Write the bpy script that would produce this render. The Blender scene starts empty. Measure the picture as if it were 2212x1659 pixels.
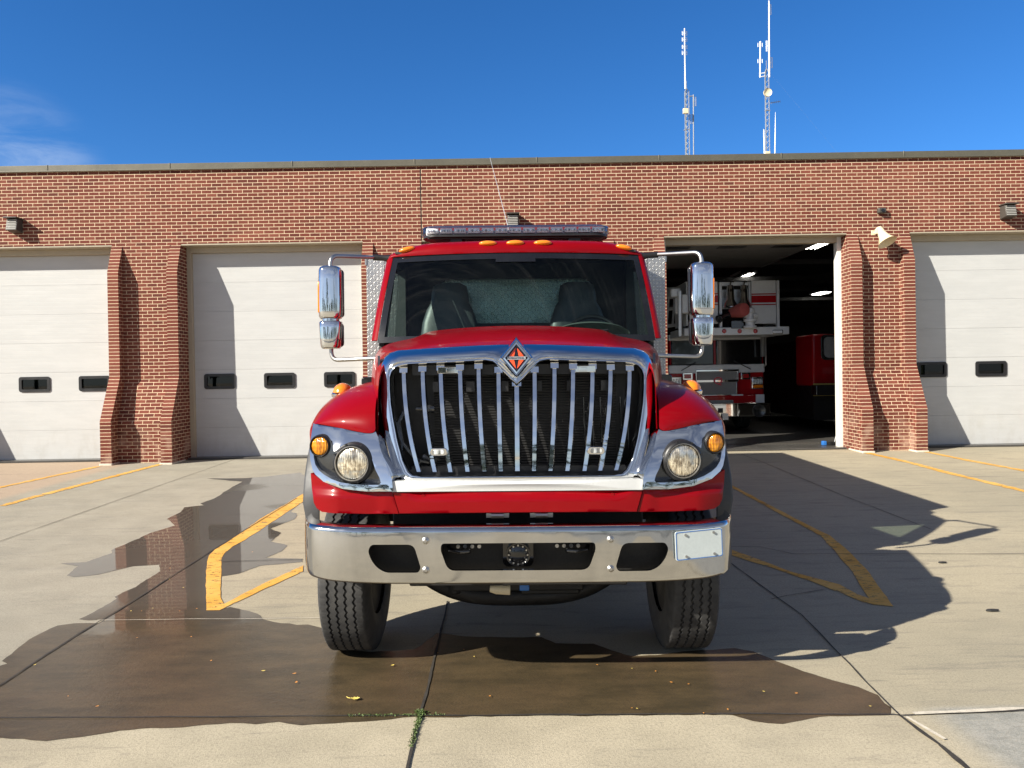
import bpy, bmesh, math, random
from mathutils import Vector, Matrix, noise
from mathutils.geometry import delaunay_2d_cdt
random.seed(7)
SC = bpy.context.scene
COL = SC.collection
R = math.radians
PI = math.pi

# ------------------------------------------------------------------ camera
F = 1661.0                      # focal length in units of a 2212 x 1659 grid
CAMH = 1.8
PITCH, ROLL = 0.0124, 0.0165
cam_d = bpy.data.cameras.new('camera')
cam = bpy.data.objects.new('camera', cam_d)
COL.objects.link(cam)
CM = Matrix.Rotation(PI / 2 - PITCH, 3, 'X') @ Matrix.Rotation(-ROLL, 3, 'Z')
cam.matrix_world = Matrix.Translation((0, 0, CAMH)) @ CM.to_4x4()
cam_d.sensor_fit = 'HORIZONTAL'
cam_d.sensor_width = 36.0
cam_d.lens = 36.0 * F / 2212.0
cam_d.clip_start = 0.05
cam_d.clip_end = 2000
SC.camera = cam

def ray(u, v):
    return CM @ Vector(((u - 1106) / F, (829.5 - v) / F, -1.0))
def at(u, v, Y):
    """world point seen at grid position (u, v) at depth Y"""
    d = ray(u, v)
    return Vector((0, 0, CAMH)) + d * (Y / d.y)
SLOPE, Y0 = 0.0215, 6.0
def gz(y):
    return 0.0 if y < Y0 else SLOPE * min(y - Y0, 9.9)
def ground_at(u, v, lift=0.0):
    d = ray(u, v)
    t = -CAMH / d.z
    for _ in range(30):
        t = (gz(d.y * t) - CAMH) / d.z
    p = Vector((0, 0, CAMH)) + d * t
    p.z = gz(p.y) + lift
    return p

# ------------------------------------------------------------------ mesh helper
class MB:
    def __init__(self, org=(0, 0, 0)):
        self.v, self.f, self.m, self.uv = [], [], [], []
        self.org = Vector(org)
    def add(self, vs, fs, mat=0, uvs=None):
        b = len(self.v)
        self.v += [Vector(p) - self.org for p in vs]
        for i, f in enumerate(fs):
            self.f.append([b + k for k in f]); self.m.append(mat)
            self.uv.append(uvs[i] if uvs else None)
        return self
    def quad(self, a, b, c, d, mat=0, uv=None):
        return self.add([a, b, c, d], [(0, 1, 2, 3)], mat, [uv] if uv else None)
    def box(self, x0, x1, y0, y1, z0, z1, mat=0):
        vs = [(x, y, z) for z in (z0, z1) for y in (y0, y1) for x in (x0, x1)]
        return self.add(vs, [(0, 2, 3, 1), (4, 5, 7, 6), (0, 1, 5, 4), (2, 6, 7, 3), (0, 4, 6, 2), (1, 3, 7, 5)], mat)
    def tube(self, pts, r, n=8, mat=0, closed=False):
        pts = [Vector(p) for p in pts]
        k = len(pts)
        rr = r if isinstance(r, (list, tuple)) else [r] * k
        vs, fs = [], []
        up = None
        for i, p in enumerate(pts):
            a = pts[i - 1] if (i > 0 or closed) else p
            b = pts[(i + 1) % k] if (i < k - 1 or closed) else p
            t = (b - a).normalized()
            if up is None:
                up = Vector((0, 0, 1)) if abs(t.z) < .9 else Vector((0, 1, 0))
            s = t.cross(up).normalized(); up = s.cross(t).normalized()
            for j in range(n):
                an = 2 * PI * j / n
                vs.append(p + (s * math.cos(an) + up * math.sin(an)) * rr[i])
        for i in range(k if closed else k - 1):
            i2 = (i + 1) % k
            for j in range(n):
                j2 = (j + 1) % n
                fs.append((i * n + j, i * n + j2, i2 * n + j2, i2 * n + j))
        if not closed:
            fs.append(tuple(range(n - 1, -1, -1))); fs.append(tuple((k - 1) * n + j for j in range(n)))
        return self.add(vs, fs, mat)
    def cyl(self, a, b, r0, r1=None, n=16, mat=0):
        return self.tube([a, b], [r0, r0 if r1 is None else r1], n, mat)
    def lathe(self, prof, origin, axis, n=32, mat=0, arc=(0, 2 * PI), ref=None):
        """prof: (radius, height along axis)"""
        ax = Vector(axis).normalized(); o = Vector(origin)
        rf = Vector(ref) if ref else (Vector((0, 0, 1)) if abs(ax.z) < .9 else Vector((1, 0, 0)))
        s = ax.cross(rf).normalized(); t = s.cross(ax).normalized() * -1
        full = abs(arc[1] - arc[0] - 2 * PI) < 1e-6
        nn = n if full else n + 1
        vs, fs = [], []
        for r, h in prof:
            for j in range(nn):
                an = arc[0] + (arc[1] - arc[0]) * j / n
                vs.append(o + ax * h + (s * math.cos(an) + t * math.sin(an)) * r)
        for i in range(len(prof) - 1):
            for j in range(n):
                j2 = (j + 1) % nn
                fs.append((i * nn + j, i * nn + j2, (i + 1) * nn + j2, (i + 1) * nn + j))
        return self.add(vs, fs, mat)
    def grid(self, rows, mat=0, flip=False, closed=False):
        n = len(rows[0]); vs = [p for r in rows for p in r]; fs = []
        for i in range(len(rows) - 1):
            for j in range(n if closed else n - 1):
                j2 = (j + 1) % n
                f = (i * n + j, i * n + j2, (i + 1) * n + j2, (i + 1) * n + j)
                fs.append(f[::-1] if flip else f)
        return self.add(vs, fs, mat)
    def prism(self, poly, fn, d0, d1, mat=0, capmat=None):
        n = len(poly)
        vs = [fn(a, b, d0) for a, b in poly] + [fn(a, b, d1) for a, b in poly]
        fs = [(i, (i + 1) % n, n + (i + 1) % n, n + i) for i in range(n)]
        self.add(vs, fs, mat)
        cm = mat if capmat is None else capmat
        return self.add(vs, [tuple(range(n - 1, -1, -1)), tuple(range(n, 2 * n))], cm)
    def sheet(self, outer, fn, holes=(), step=None, rim=None, want=(0, -1, 0), mat=0, rimmat=None, back=False):
        """filled outline with holes, mapped by fn(a, b) to 3-D; rim = vector swept along every border"""
        loops = [outer] + list(holes)
        vs, fc = [], []
        for L in loops:
            b = len(vs); vs += [Vector((a, c)) for a, c in L]
            fc.append(list(range(b, b + len(L))))
        ed = [(l[i], l[(i + 1) % len(l)]) for l in fc for i in range(len(l))]
        if step:
            ax = [p[0] for p in outer]; ay = [p[1] for p in outer]
            y = min(ay) + step * .5; k = 0
            while y < max(ay):
                x = min(ax) + step * (.25 if k % 2 else .75)
                while x < max(ax):
                    q = Vector((x, y))
                    if all((q - w).length > step * .45 for w in vs[:sum(len(l) for l in loops)]):
                        vs.append(q)
                    x += step
                y += step; k += 1
        r = delaunay_2d_cdt(vs, ed, fc, 2, 1e-6)
        P = [Vector(fn(p.x, p.y)) for p in r[0]]
        fs = [list(f) for f in r[2]]
        nrm = Vector()
        for f in fs:
            nrm += (P[f[1]] - P[f[0]]).cross(P[f[2]] - P[f[0]])
        if nrm.dot(Vector(want)) < 0:
            fs = [f[::-1] for f in fs]
        self.add(P, fs, mat)
        if rim:
            rv = Vector(rim)
            for L in loops:
                A = [Vector(fn(a, c)) for a, c in L]
                n = len(A)
                self.add(A + [p + rv for p in A], [(i, (i + 1) % n, n + (i + 1) % n, n + i) for i in range(n)], mat if rimmat is None else rimmat)
            if back:
                self.add([p + rv for p in P], [f[::-1] for f in fs], mat)
        return self
    def build_each(self, name, mats, parent=None, **kw):
        """one object per connected piece"""
        par = list(range(len(self.v)))
        def fd(i):
            while par[i] != i:
                par[i] = par[par[i]]; i = par[i]
            return i
        key = {}
        for i, p in enumerate(self.v):
            k = (round(p.x, 5), round(p.y, 5), round(p.z, 5))
            if k in key: par[fd(i)] = fd(key[k])
            else: key[k] = i
        for f in self.f:
            for k in f[1:]: par[fd(k)] = fd(f[0])
        grp = {}
        for f, mi, uv in zip(self.f, self.m, self.uv): grp.setdefault(fd(f[0]), []).append((f, mi, uv))
        out = []
        for fl in grp.values():
            mb = MB(); mp = {}
            for f, mi, uv in fl:
                nf = []
                for k in f:
                    if k not in mp: mp[k] = len(mb.v); mb.v.append(self.v[k])
                    nf.append(mp[k])
                mb.f.append(nf); mb.m.append(mi); mb.uv.append(uv)
            out.append(mb.build(name, mats, parent, **kw))
        return out
    def build(self, name, mats, parent=None, smooth=35, bev=0.0, seg=2, recalc=True, loc=None):
        me = bpy.data.meshes.new(name)
        me.from_pydata([tuple(p) for p in self.v], [], self.f)
        if not isinstance(mats, (list, tuple)):
            mats = [mats]
        for m in mats:
            me.materials.append(m)
        if any(self.uv):
            lay = me.uv_layers.new(name='UVMap')
            for p, uv in zip(me.polygons, self.uv):
                if uv:
                    for li, c in zip(p.loop_indices, uv):
                        lay.data[li].uv = c
        for p, mi in zip(me.polygons, self.m):
            p.material_index = mi
        if recalc:
            bm = bmesh.new(); bm.from_mesh(me)
            bmesh.ops.remove_doubles(bm, verts=bm.verts, dist=1e-5)
            bmesh.ops.recalc_face_normals(bm, faces=bm.faces)
            bm.to_mesh(me); bm.free()
        if smooth:
            me.polygons.foreach_set('use_smooth', [True] * len(me.polygons))
            me.set_sharp_from_angle(angle=R(smooth))
        o = bpy.data.objects.new(name, me)
        COL.objects.link(o)
        if parent is not None:
            o.parent = parent
        if loc is not None:
            o.location = loc
        if bev:
            b = o.modifiers.new('bevel', 'BEVEL'); b.width = bev; b.segments = seg
            b.limit_method = 'ANGLE'; b.angle_limit = R(40)
            b.harden_normals = False
        return o

def tag(o, label=None, cat=None, group=None, kind=None):
    if label: o['label'] = label
    if cat: o['category'] = cat
    if group: o['group'] = group
    if kind: o['kind'] = kind
    return o
def thing(name, label, cat, loc=(0, 0, 0), group=None, parent=None):
    o = bpy.data.objects.new(name, None); COL.objects.link(o)
    o.location = loc; o.empty_display_size = .2
    if parent is not None: o.parent = parent
    return tag(o, label, cat, group)
def part_empty(name, parent, loc=(0, 0, 0)):
    o = bpy.data.objects.new(name, None); COL.objects.link(o)
    o.location = loc; o.parent = parent; o.empty_display_size = .1
    return o
def copy_tree(o, parent=None):
    c = o.copy(); COL.objects.link(c); c.parent = parent
    for ch in list(o.children):
        copy_tree(ch, c)
    return c
def text_mesh(name, s, size, mat, parent, mtx, extrude=0.001, sx=1.0):
    cu = bpy.data.curves.new(name, 'FONT'); cu.body = s; cu.size = size; cu.extrude = extrude
    cu.align_x = 'CENTER'; cu.align_y = 'CENTER'
    t = bpy.data.objects.new('tmp', cu); COL.objects.link(t)
    me = bpy.data.meshes.new_from_object(t)
    bpy.data.objects.remove(t)
    me.transform(mtx @ Matrix.Diagonal((sx, 1, 1, 1)))
    me.materials.clear(); me.materials.append(mat)
    o = bpy.data.objects.new(name, me); COL.objects.link(o); o.parent = parent
    return o

# ------------------------------------------------------------------ materials
class NT:
    def __init__(self, name):
        self.mat = bpy.data.materials.new(name); self.mat.use_nodes = True
        self.t = self.mat.node_tree; self.t.nodes.clear()
        self.out = self.t.nodes.new('ShaderNodeOutputMaterial')
    def n(self, typ, ins=None, **kw):
        nd = self.t.nodes.new('ShaderNode' + typ)
        for k, v in kw.items(): setattr(nd, k, v)
        for k, v in (ins or {}).items():
            s = nd.inputs[k]
            if isinstance(v, bpy.types.NodeSocket): self.t.links.new(v, s)
            else: s.default_value = v
        return nd
    def math(self, op, a, b=None, c=None, clamp=False):
        nd = self.t.nodes.new('ShaderNodeMath'); nd.operation = op; nd.use_clamp = clamp
        for i, v in enumerate((a, b, c)):
            if v is None: continue
            if isinstance(v, bpy.types.NodeSocket): self.t.links.new(v, nd.inputs[i])
            else: nd.inputs[i].default_value = v
        return nd.outputs[0]
    def mix(self, fac, a, b, blend='MIX'):
        nd = self.t.nodes.new('ShaderNodeMix'); nd.data_type = 'RGBA'; nd.blend_type = blend; nd.clamp_factor = True
        for s, v in ((nd.inputs[0], fac), (nd.inputs[6], a), (nd.inputs[7], b)):
            if isinstance(v, bpy.types.NodeSocket): self.t.links.new(v, s)
            elif isinstance(v, (int, float)): s.default_value = v
            else: s.default_value = (v[0], v[1], v[2], 1)
        return nd.outputs[2]
    def ramp(self, fac, lo, hi, a=0.0, b=1.0):
        nd = self.n('MapRange', {0: fac, 1: lo, 2: hi, 3: a, 4: b}); nd.interpolation_type = 'SMOOTHSTEP'
        return nd.outputs[0]
    def noise(self, vec, scale, detail=4, rough=.55, dist=0.0):
        return self.n('TexNoise', {'Vector': vec, 'Scale': scale, 'Detail': detail, 'Roughness': rough, 'Distortion': dist}).outputs[0]
    def obj(self):
        return self.n('TexCoord').outputs['Object']
    def scale(self, vec, s):
        return self.n('VectorMath', {0: vec, 1: s}, operation='MULTIPLY').outputs[0]
    def xyz(self, vec):
        nd = self.n('SeparateXYZ', {0: vec}); return nd.outputs[0], nd.outputs[1], nd.outputs[2]
    def bump(self, h, strength=.3, dist=.01, normal=None):
        ins = {'Height': h, 'Strength': strength, 'Distance': dist}
        if normal: ins['Normal'] = normal
        return self.n('Bump', ins).outputs[0]
    def bsdf(self, color=None, rough=.5, metal=0.0, normal=None, coat=0.0, coat_rough=.03, spec=.5, emis=None, estr=0.0):
        ins = {'Roughness': rough, 'Metallic': metal, 'Coat Weight': coat, 'Coat Roughness': coat_rough, 'Specular IOR Level': spec}
        if color is not None:
            ins['Base Color'] = color if isinstance(color, bpy.types.NodeSocket) else (color[0], color[1], color[2], 1)
        if normal: ins['Normal'] = normal
        if emis: ins['Emission Color'] = (*emis, 1); ins['Emission Strength'] = estr
        return self.n('BsdfPrincipled', ins).outputs[0]
    def done(self, sh):
        self.t.links.new(sh, self.out.inputs[0]); return self.mat

def pbr(name, color, rough=.5, metal=0.0, coat=0.0, spec=.5, var=.12, vscale=6.0, bump=0.0, bscale=60.0, rvar=.15, emis=None, estr=0.0):
    N = NT(name); o = N.obj()
    n1 = N.noise(o, vscale, 5, .6)
    n2 = N.noise(o, vscale * 9, 3, .6)
    f = N.math('MULTIPLY_ADD', n2, .5, N.math('MULTIPLY', n1, .5))
    lo = [c * (1 - var) for c in color]; hi = [min(1, c * (1 + var)) for c in color]
    c = N.mix(N.ramp(f, .3, .7), lo, hi)
    r = N.ramp(n1, .25, .75, max(0.0, rough * (1 - rvar)), min(1.0, rough * (1 + rvar)))
    nm = N.bump(N.noise(o, bscale, 3), bump, .004) if bump else None
    return N.done(N.bsdf(c, r, metal, nm, coat, .03, spec, emis, estr))

def glass_mat(name, tint, refl=1.0, ior=1.45, dust=0.0):
    N = NT(name)
    fr = N.n('Fresnel', {'IOR': ior}).outputs[0]
    tr = N.n('BsdfTransparent', {0: (*tint, 1)}).outputs[0]
    gl = N.n('BsdfGlossy', {'Color': (1, 1, 1, 1), 'Roughness': .01}).outputs[0]
    f = N.math('MULTIPLY', fr, refl, clamp=True)
    sh = N.n('MixShader', {0: f, 1: tr, 2: gl}).outputs[0]
    if dust:      # thin film of dust with wiper arcs
        o = N.obj(); x, y, z = N.xyz(o)
        r1 = N.math('SQRT', N.math('ADD', N.math('POWER', N.math('ADD', x, .62), 2.0), N.math('POWER', N.math('SUBTRACT', z, 2.05), 2.0)))
        arc = N.noise(N.n('CombineXYZ', {0: N.math('MULTIPLY', r1, 21.0), 1: N.math('MULTIPLY', x, 1.6)}).outputs[0], 1.0, 4, .65)
        sp = N.noise(o, 30, 4, .7)
        k = N.math('MULTIPLY', N.math('ADD', N.ramp(arc, .48, .75), N.ramp(sp, .62, .75, 0, .8)), dust)
        sh = N.n('MixShader', {0: k, 1: sh, 2: N.n('BsdfDiffuse', {'Color': (.55, .55, .52, 1)}).outputs[0]}).outputs[0]
    return N.done(sh)

def lens_mat(name, color, rib=220.0, axis=0, metal=.0, rough=.12, deep=.5):
    """moulded lamp lens: fine vertical flutes over a bright bowl"""
    N = NT(name); o = N.obj(); x, y, z = N.xyz(o)
    w = N.math('SINE', N.math('MULTIPLY', (x, y, z)[axis], rib))
    n = N.noise(N.scale(o, (30, 30, 12)), 1.0, 3, .6)
    c = N.mix(N.ramp(N.math('MULTIPLY_ADD', w, .14, n), .38, .64), [k * deep * .6 for k in color], [min(1, k * 1.5) for k in color])
    h = N.math('ADD', w, N.math('MULTIPLY', N.math('SINE', N.math('MULTIPLY', z, rib * .35)), .6))
    return N.done(N.bsdf(c, rough, metal, N.bump(h, .55, .002), .6, .02, .6))

M = {}
M['chrome'] = pbr('chrome', (.72, .725, .73), .045, 1.0, var=.03, vscale=3, rvar=.5)
def bumper_mat():
    N = NT('bumper_chrome'); o = N.obj()
    n = N.noise(N.scale(o, (2.2, 2.2, .9)), 1.6, 4, .6, .6)
    s = N.noise(N.scale(o, (14, 14, 3)), 1.0, 4, .6)
    r = N.math('ADD', N.ramp(n, .35, .7, .05, .13), N.math('MULTIPLY', N.ramp(s, .55, .75), .06))
    c = N.mix(N.ramp(n, .3, .75), (.48, .485, .49), (.60, .605, .61))
    return N.done(N.bsdf(c, r, 1.0, N.bump(N.noise(N.scale(o, (3, 3, 5)), 1.0, 2), .12, .02)))
M['bumper'] = bumper_mat()
M['steel'] = pbr('brushed_steel', (.50, .49, .47), .36, 1.0, var=.08)
M['darkchrome'] = pbr('smoked_metal', (.075, .078, .082), .22, .8, var=.1, coat=.3)
def red_mat(name, base):
    N = NT(name); o = N.obj()
    n = N.noise(o, 2.5, 5, .6); d = N.noise(o, 90, 3, .7)
    c = N.mix(N.ramp(n, .3, .75), base, [k * 1.12 for k in base])
    c = N.mix(N.math('MULTIPLY', N.ramp(d, .66, .8), .005), c, (.5, .42, .38))
    return N.done(N.bsdf(c, N.ramp(n, .3, .7, .28, .4), 0.0, N.bump(N.noise(o, 5, 2), .015, .05), .42, .025, .06))
M['red'] = red_mat('red_paint', (.195, .0003, .0028))
M['engred'] = red_mat('engine_red_paint', (.34, .006, .010))
M['white'] = pbr('white_paint', (.54, .55, .545), .3, coat=.5, var=.03)
M['engwhite'] = pbr('engine_white_paint', (.66, .67, .67), .35, coat=.4, var=.06)
M['black'] = pbr('black_plastic', (.012, .012, .013), .42, var=.3, bump=.05)
M['blackgloss'] = pbr('black_gloss', (.008, .008, .009), .12, coat=.6, var=.2)
M['rubber'] = pbr('flare_rubber', (.045, .046, .048), .55, var=.15, bump=.08)
M['chassis'] = pbr('greasy_chassis', (.008, .0075, .007), .6, var=.5, bump=.3)
M['amber'] = lens_mat('amber_lens', (.95, .27, .01), 700)
M['amberflat'] = pbr('amber_marker', (.85, .22, .01), .2, coat=.8, var=.15, vscale=40)
def headlamp_mat():
    N = NT('headlamp_lens'); o = N.obj(); x, y, z = N.xyz(o)
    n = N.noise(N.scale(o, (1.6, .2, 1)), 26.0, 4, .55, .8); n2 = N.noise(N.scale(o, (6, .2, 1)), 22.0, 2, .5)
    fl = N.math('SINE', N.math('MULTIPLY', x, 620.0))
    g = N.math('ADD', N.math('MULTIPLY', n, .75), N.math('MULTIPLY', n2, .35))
    c = N.mix(N.ramp(N.math('MULTIPLY_ADD', fl, .02, g), .40, .70), (.26, .21, .15), (.98, .88, .68))  # yellow-beige reflection painted into the lens colour as streaks
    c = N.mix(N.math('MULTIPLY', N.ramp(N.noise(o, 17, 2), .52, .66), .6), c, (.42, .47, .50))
    h = N.math('ADD', fl, N.math('MULTIPLY', n, 2.0))
    return N.done(N.bsdf(c, N.ramp(n, .3, .7, .12, .3), .7, N.bump(h, .25, .002), 1.0, .012, .6))
M['headlamp'] = headlamp_mat()
M['ledlens'] = lens_mat('clear_led_lens', (.55, .58, .60), 160, metal=.5)
M['glass'] = glass_mat('windshield_glass', (.66, .78, .75), .6, dust=.010)
M['winglass'] = glass_mat('bay_window_glass', (.25, .26, .27), 1.0)
M['sideglass'] = glass_mat('side_glass', (.80, .90, .87), .8)
M['trim'] = pbr('grey_green_trim', (.20, .225, .195), .6, var=.08)
M['seat'] = pbr('dark_vinyl', (.050, .055, .056), .45, var=.15, bump=.1)
M['interior'] = pbr('cab_lining', (.03, .033, .033), .7, var=.15)
def tyre_mat():
    N = NT('tyre_rubber'); o = N.obj()
    n = N.noise(o, 14, 5, .65)
    c = N.mix(N.ramp(n, .3, .7), (.028, .028, .029), (.055, .054, .052))
    return N.done(N.bsdf(c, .72, 0, N.bump(N.noise(o, 240, 3), .25, .002)))
M['tyre'] = tyre_mat()

def diamond_mat(name, base, s=.031, axes=(0, 2)):
    N = NT(name); o = N.obj(); c3 = N.xyz(o)
    a, b = N.math('DIVIDE', c3[axes[0]], s), N.math('DIVIDE', c3[axes[1]], s)
    fa, fb = N.math('FLOOR', a), N.math('FLOOR', b)
    par = N.math('MODULO', N.math('ABSOLUTE', N.math('ADD', fa, fb)), 2.0)
    sg = N.math('MULTIPLY_ADD', par, 2.0, -1.0)
    la = N.math('SUBTRACT', N.math('FRACT', a), .5); lb = N.math('SUBTRACT', N.math('FRACT', b), .5)
    p = N.math('MULTIPLY', N.math('ADD', la, N.math('MULTIPLY', lb, sg)), .7071)
    q = N.math('MULTIPLY', N.math('SUBTRACT', la, N.math('MULTIPLY', lb, sg)), .7071)
    e = N.math('ADD', N.math('POWER', N.math('DIVIDE', N.math('ABSOLUTE', p), .52), 2.0), N.math('POWER', N.math('DIVIDE', N.math('ABSOLUTE', q), .15), 2.0))
    h = N.ramp(e, 1.0, .25)
    n = N.noise(o, 7, 4)
    col = N.mix(h, [k * .70 for k in base], [k * 1.35 for k in base])
    return N.done(N.bsdf(col, N.ramp(n, .3, .7, .30, .42), .75, N.bump(h, 1.0, .008)))
M['plate'] = diamond_mat('diamond_plate', (.62, .62, .61))

def brick_mat(name, rowlock=False):
    N = NT(name); uv = N.n('TexCoord').outputs['UV']; o = N.obj()
    jit = N.n('VectorMath', {0: N.n('TexNoise', {'Vector': o, 'Scale': 9.0, 'Detail': 2.0}).outputs[1], 1: (.5, .5, .5)}, operation='SUBTRACT').outputs[0]
    v = N.n('VectorMath', {0: uv, 1: N.scale(jit, (.006, .006, 0))}, operation='ADD').outputs[0]
    br = N.n('TexBrick', {'Vector': v, 'Color1': (0, 0, 0, 1), 'Color2': (1, 1, 1, 1), 'Mortar': (.5, .5, .5, 1), 'Scale': 1.0,
                          'Mortar Size': .0052, 'Mortar Smooth': .25, 'Bias': 0.0, 'Brick Width': .62 if rowlock else .2032, 'Row Height': .0677})
    br.offset = 0.0 if rowlock else .5
    rnd = N.n('SeparateColor', {0: br.outputs[0]}).outputs[0]
    n = N.noise(o, 38, 4, .65); big = N.noise(o, .7, 4, .6)
    c = N.mix(rnd, (.125, .031, .021), (.170, .046, .031))
    c = N.mix(N.math('MULTIPLY', N.ramp(n, .35, .75), .55), c, (.12, .034, .024))
    c = N.mix(N.math('MULTIPLY', N.math('GREATER_THAN', rnd, .86), .6), c, (.075, .020, .016))
    c = N.mix(N.math('MULTIPLY', N.math('LESS_THAN', rnd, .10), .5), c, (.24, .075, .050))
    c = N.mix(N.math('MULTIPLY', N.ramp(big, .45, .75), .25), c, (.33, .125, .085))
    mo = N.mix(N.ramp(N.noise(o, 25, 3), .3, .7), (.60, .46, .30), (.74, .60, .42))
    fac = br.outputs[1]
    z = N.xyz(o)[2]
    stain = N.math('MULTIPLY', N.math('MULTIPLY', N.ramp(z, .85, .2), N.ramp(N.noise(o, 3.5, 4), .45, .7)), .5)
    c = N.mix(stain, N.mix(fac, c, mo), (.47, .33, .25))
    h = N.math('MULTIPLY_ADD', N.math('SUBTRACT', 1.0, fac), 1.0, N.math('MULTIPLY', n, .5))
    return N.done(N.bsdf(c, .9, 0, N.bump(h, .6, .006), spec=.25))
M['brick'] = brick_mat('red_brick')
M['rowlock'] = brick_mat('rowlock_brick', True)
M['coping'] = pbr('bronze_coping', (.115, .108, .080), .45, .2, var=.08, vscale=2)
M['frame'] = pbr('beige_frame', (.40, .35, .26), .5, var=.08)
M['jamb'] = pbr('white_jamb', (.72, .70, .64), .5, var=.06)
def door_mat():
    N = NT('white_steel_door'); o = N.obj(); x, y, z = N.xyz(o)
    w = N.math('SINE', N.math('MULTIPLY', z, 2 * PI / .0762))
    rib = N.ramp(w, .90, 1.0)
    n = N.noise(N.scale(o, (1.2, 1, 5)), 1.3, 5, .6); sm = N.noise(N.scale(o, (1.0, 1.0, .5)), 2.2, 5, .65)
    c = N.mix(N.ramp(n, .3, .75), (.455, .463, .458), (.495, .502, .495))
    c = N.mix(N.math('MULTIPLY', N.ramp(sm, .58, .75), .22), c, (.50, .50, .47))
    c = N.mix(N.math('MULTIPLY', rib, .09), c, (.40, .40, .38))
    gr = N.math('MULTIPLY', N.ramp(z, 1.0, .2), N.ramp(N.noise(N.scale(o, (3, 1, 1.2)), 2.0, 5, .65), .40, .75))
    c = N.mix(N.math('MULTIPLY', gr, .22), c, (.30, .27, .22))
    return N.done(N.bsdf(c, .5, 0, N.bump(N.math('ADD', N.math('MULTIPLY', rib, -1), N.math('MULTIPLY', N.noise(o, 300, 2), .15)), .25, .004), spec=.35))
M['door'] = door_mat()
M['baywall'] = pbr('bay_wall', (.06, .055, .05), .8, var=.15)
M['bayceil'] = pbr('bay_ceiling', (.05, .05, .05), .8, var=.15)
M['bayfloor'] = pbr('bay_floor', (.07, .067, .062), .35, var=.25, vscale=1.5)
M['lamp'] = pbr('lit_tube', (.9, .9, .85), .5, var=0, emis=(1.0, .96, .86), estr=7.5)
M['cream'] = pbr('cream_enamel', (.72, .62, .42), .45, var=.08)
M['galv'] = pbr('galvanised', (.58, .60, .62), .45, .35, var=.12)
M['whitepole'] = pbr('white_fibreglass', (.80, .82, .84), .5, var=.05)
M['fixture'] = pbr('dark_fixture', (.06, .055, .048), .45, var=.1)
M['fixlight'] = pbr('fixture_lens', (.40, .39, .36), .3, var=.15)
M['silver'] = pbr('silver_plastic', (.50, .51, .52), .35, .5)
M['orange'] = pbr('emblem_orange', (.80, .075, .015), .35, coat=.6, var=.05)
M['steelblue'] = pbr('blue_plastic', (.02, .14, .45), .4)
M['redlens'] = pbr('red_lens', (.40, .01, .01), .2, coat=.8)
M['pinkred'] = pbr('faded_red', (.45, .10, .09), .5)
M['yellow'] = pbr('reflective_yellow', (.65, .50, .15), .4)
M['leafy'] = pbr('yellow_leaf', (.75, .58, .14), .6, var=.25, vscale=40)
M['leafo'] = pbr('orange_leaf', (.62, .26, .05), .6, var=.25, vscale=40)
M['weed'] = pbr('weed_green', (.085, .13, .03), .6, var=.4, vscale=30)
M['foliage'] = pbr('tree_foliage', (.05, .075, .025), .7, var=.4, vscale=.6)
M['mastgrey'] = pbr('weathered_galvanised', (.30, .32, .34), .5, .3, var=.15)
M['debris'] = pbr('dark_debris', (.02, .02, .02), .7)

# ------------------------------------------------------------------ world and sun
SUN_D = Vector((1.6, 1.0, -1.134)).normalized()
W = bpy.data.worlds.new('World'); SC.world = W; W.use_nodes = True
wt = W.node_tree; wt.nodes.clear()
def wn(t, **kw):
    nd = wt.nodes.new('ShaderNode' + t)
    for k, v in kw.items(): setattr(nd, k, v)
    return nd
sky = wn('TexSky', sky_type='NISHITA', sun_disc=False)
sky.sun_elevation = math.asin(-SUN_D.z)
sky.sun_rotation = math.atan2(-SUN_D.x, -SUN_D.y) % (2 * PI)
sky.altitude = 1400; sky.air_density = 1.0; sky.dust_density = .35; sky.ozone_density = 2.6
bg = wn('Background'); bg.inputs[1].default_value = .062
hs = wn('HueSaturation'); hs.inputs['Saturation'].default_value = 1.12
tint = wn('Mix', data_type='RGBA', blend_type='MULTIPLY'); tint.inputs[0].default_value = 1.0; tint.inputs[7].default_value = (.74, 1.0, 1.34, 1)
wt.links.new(sky.outputs[0], tint.inputs[6]); wt.links.new(tint.outputs[2], hs.inputs['Color'])
tc = wn('TexCoord')
cd = ray(10, 385).normalized()
dot = wn('VectorMath', operation='DOT_PRODUCT'); dot.inputs[1].default_value = cd
nrm = wn('VectorMath', operation='NORMALIZE'); wt.links.new(tc.outputs['Generated'], nrm.inputs[0])
wt.links.new(nrm.outputs[0], dot.inputs[0])
mr = wn('MapRange', interpolation_type='SMOOTHSTEP'); mr.inputs[1].default_value = math.cos(R(6.2)); mr.inputs[2].default_value = math.cos(R(1.0))
wt.links.new(dot.outputs['Value'], mr.inputs[0])
mp = wn('Mapping'); mp.inputs['Rotation'].default_value = (0, R(25), 0); mp.inputs['Scale'].default_value = (5, 5, 16)
wt.links.new(nrm.outputs[0], mp.inputs[0])
nz = wn('TexNoise'); nz.inputs['Scale'].default_value = 1.7; nz.inputs['Detail'].default_value = 7; nz.inputs['Roughness'].default_value = .6; nz.inputs['Distortion'].default_value = .7
wt.links.new(mp.outputs[0], nz.inputs[0])
mr2 = wn('MapRange', interpolation_type='SMOOTHSTEP'); mr2.inputs[1].default_value = .36; mr2.inputs[2].default_value = .78
wt.links.new(nz.outputs[0], mr2.inputs[0])
mu = wn('Math', operation='MULTIPLY'); wt.links.new(mr.outputs[0], mu.inputs[0]); wt.links.new(mr2.outputs[0], mu.inputs[1])
mu2 = wn('Math', operation='MULTIPLY'); wt.links.new(mu.outputs[0], mu2.inputs[0]); mu2.inputs[1].default_value = .33
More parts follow.
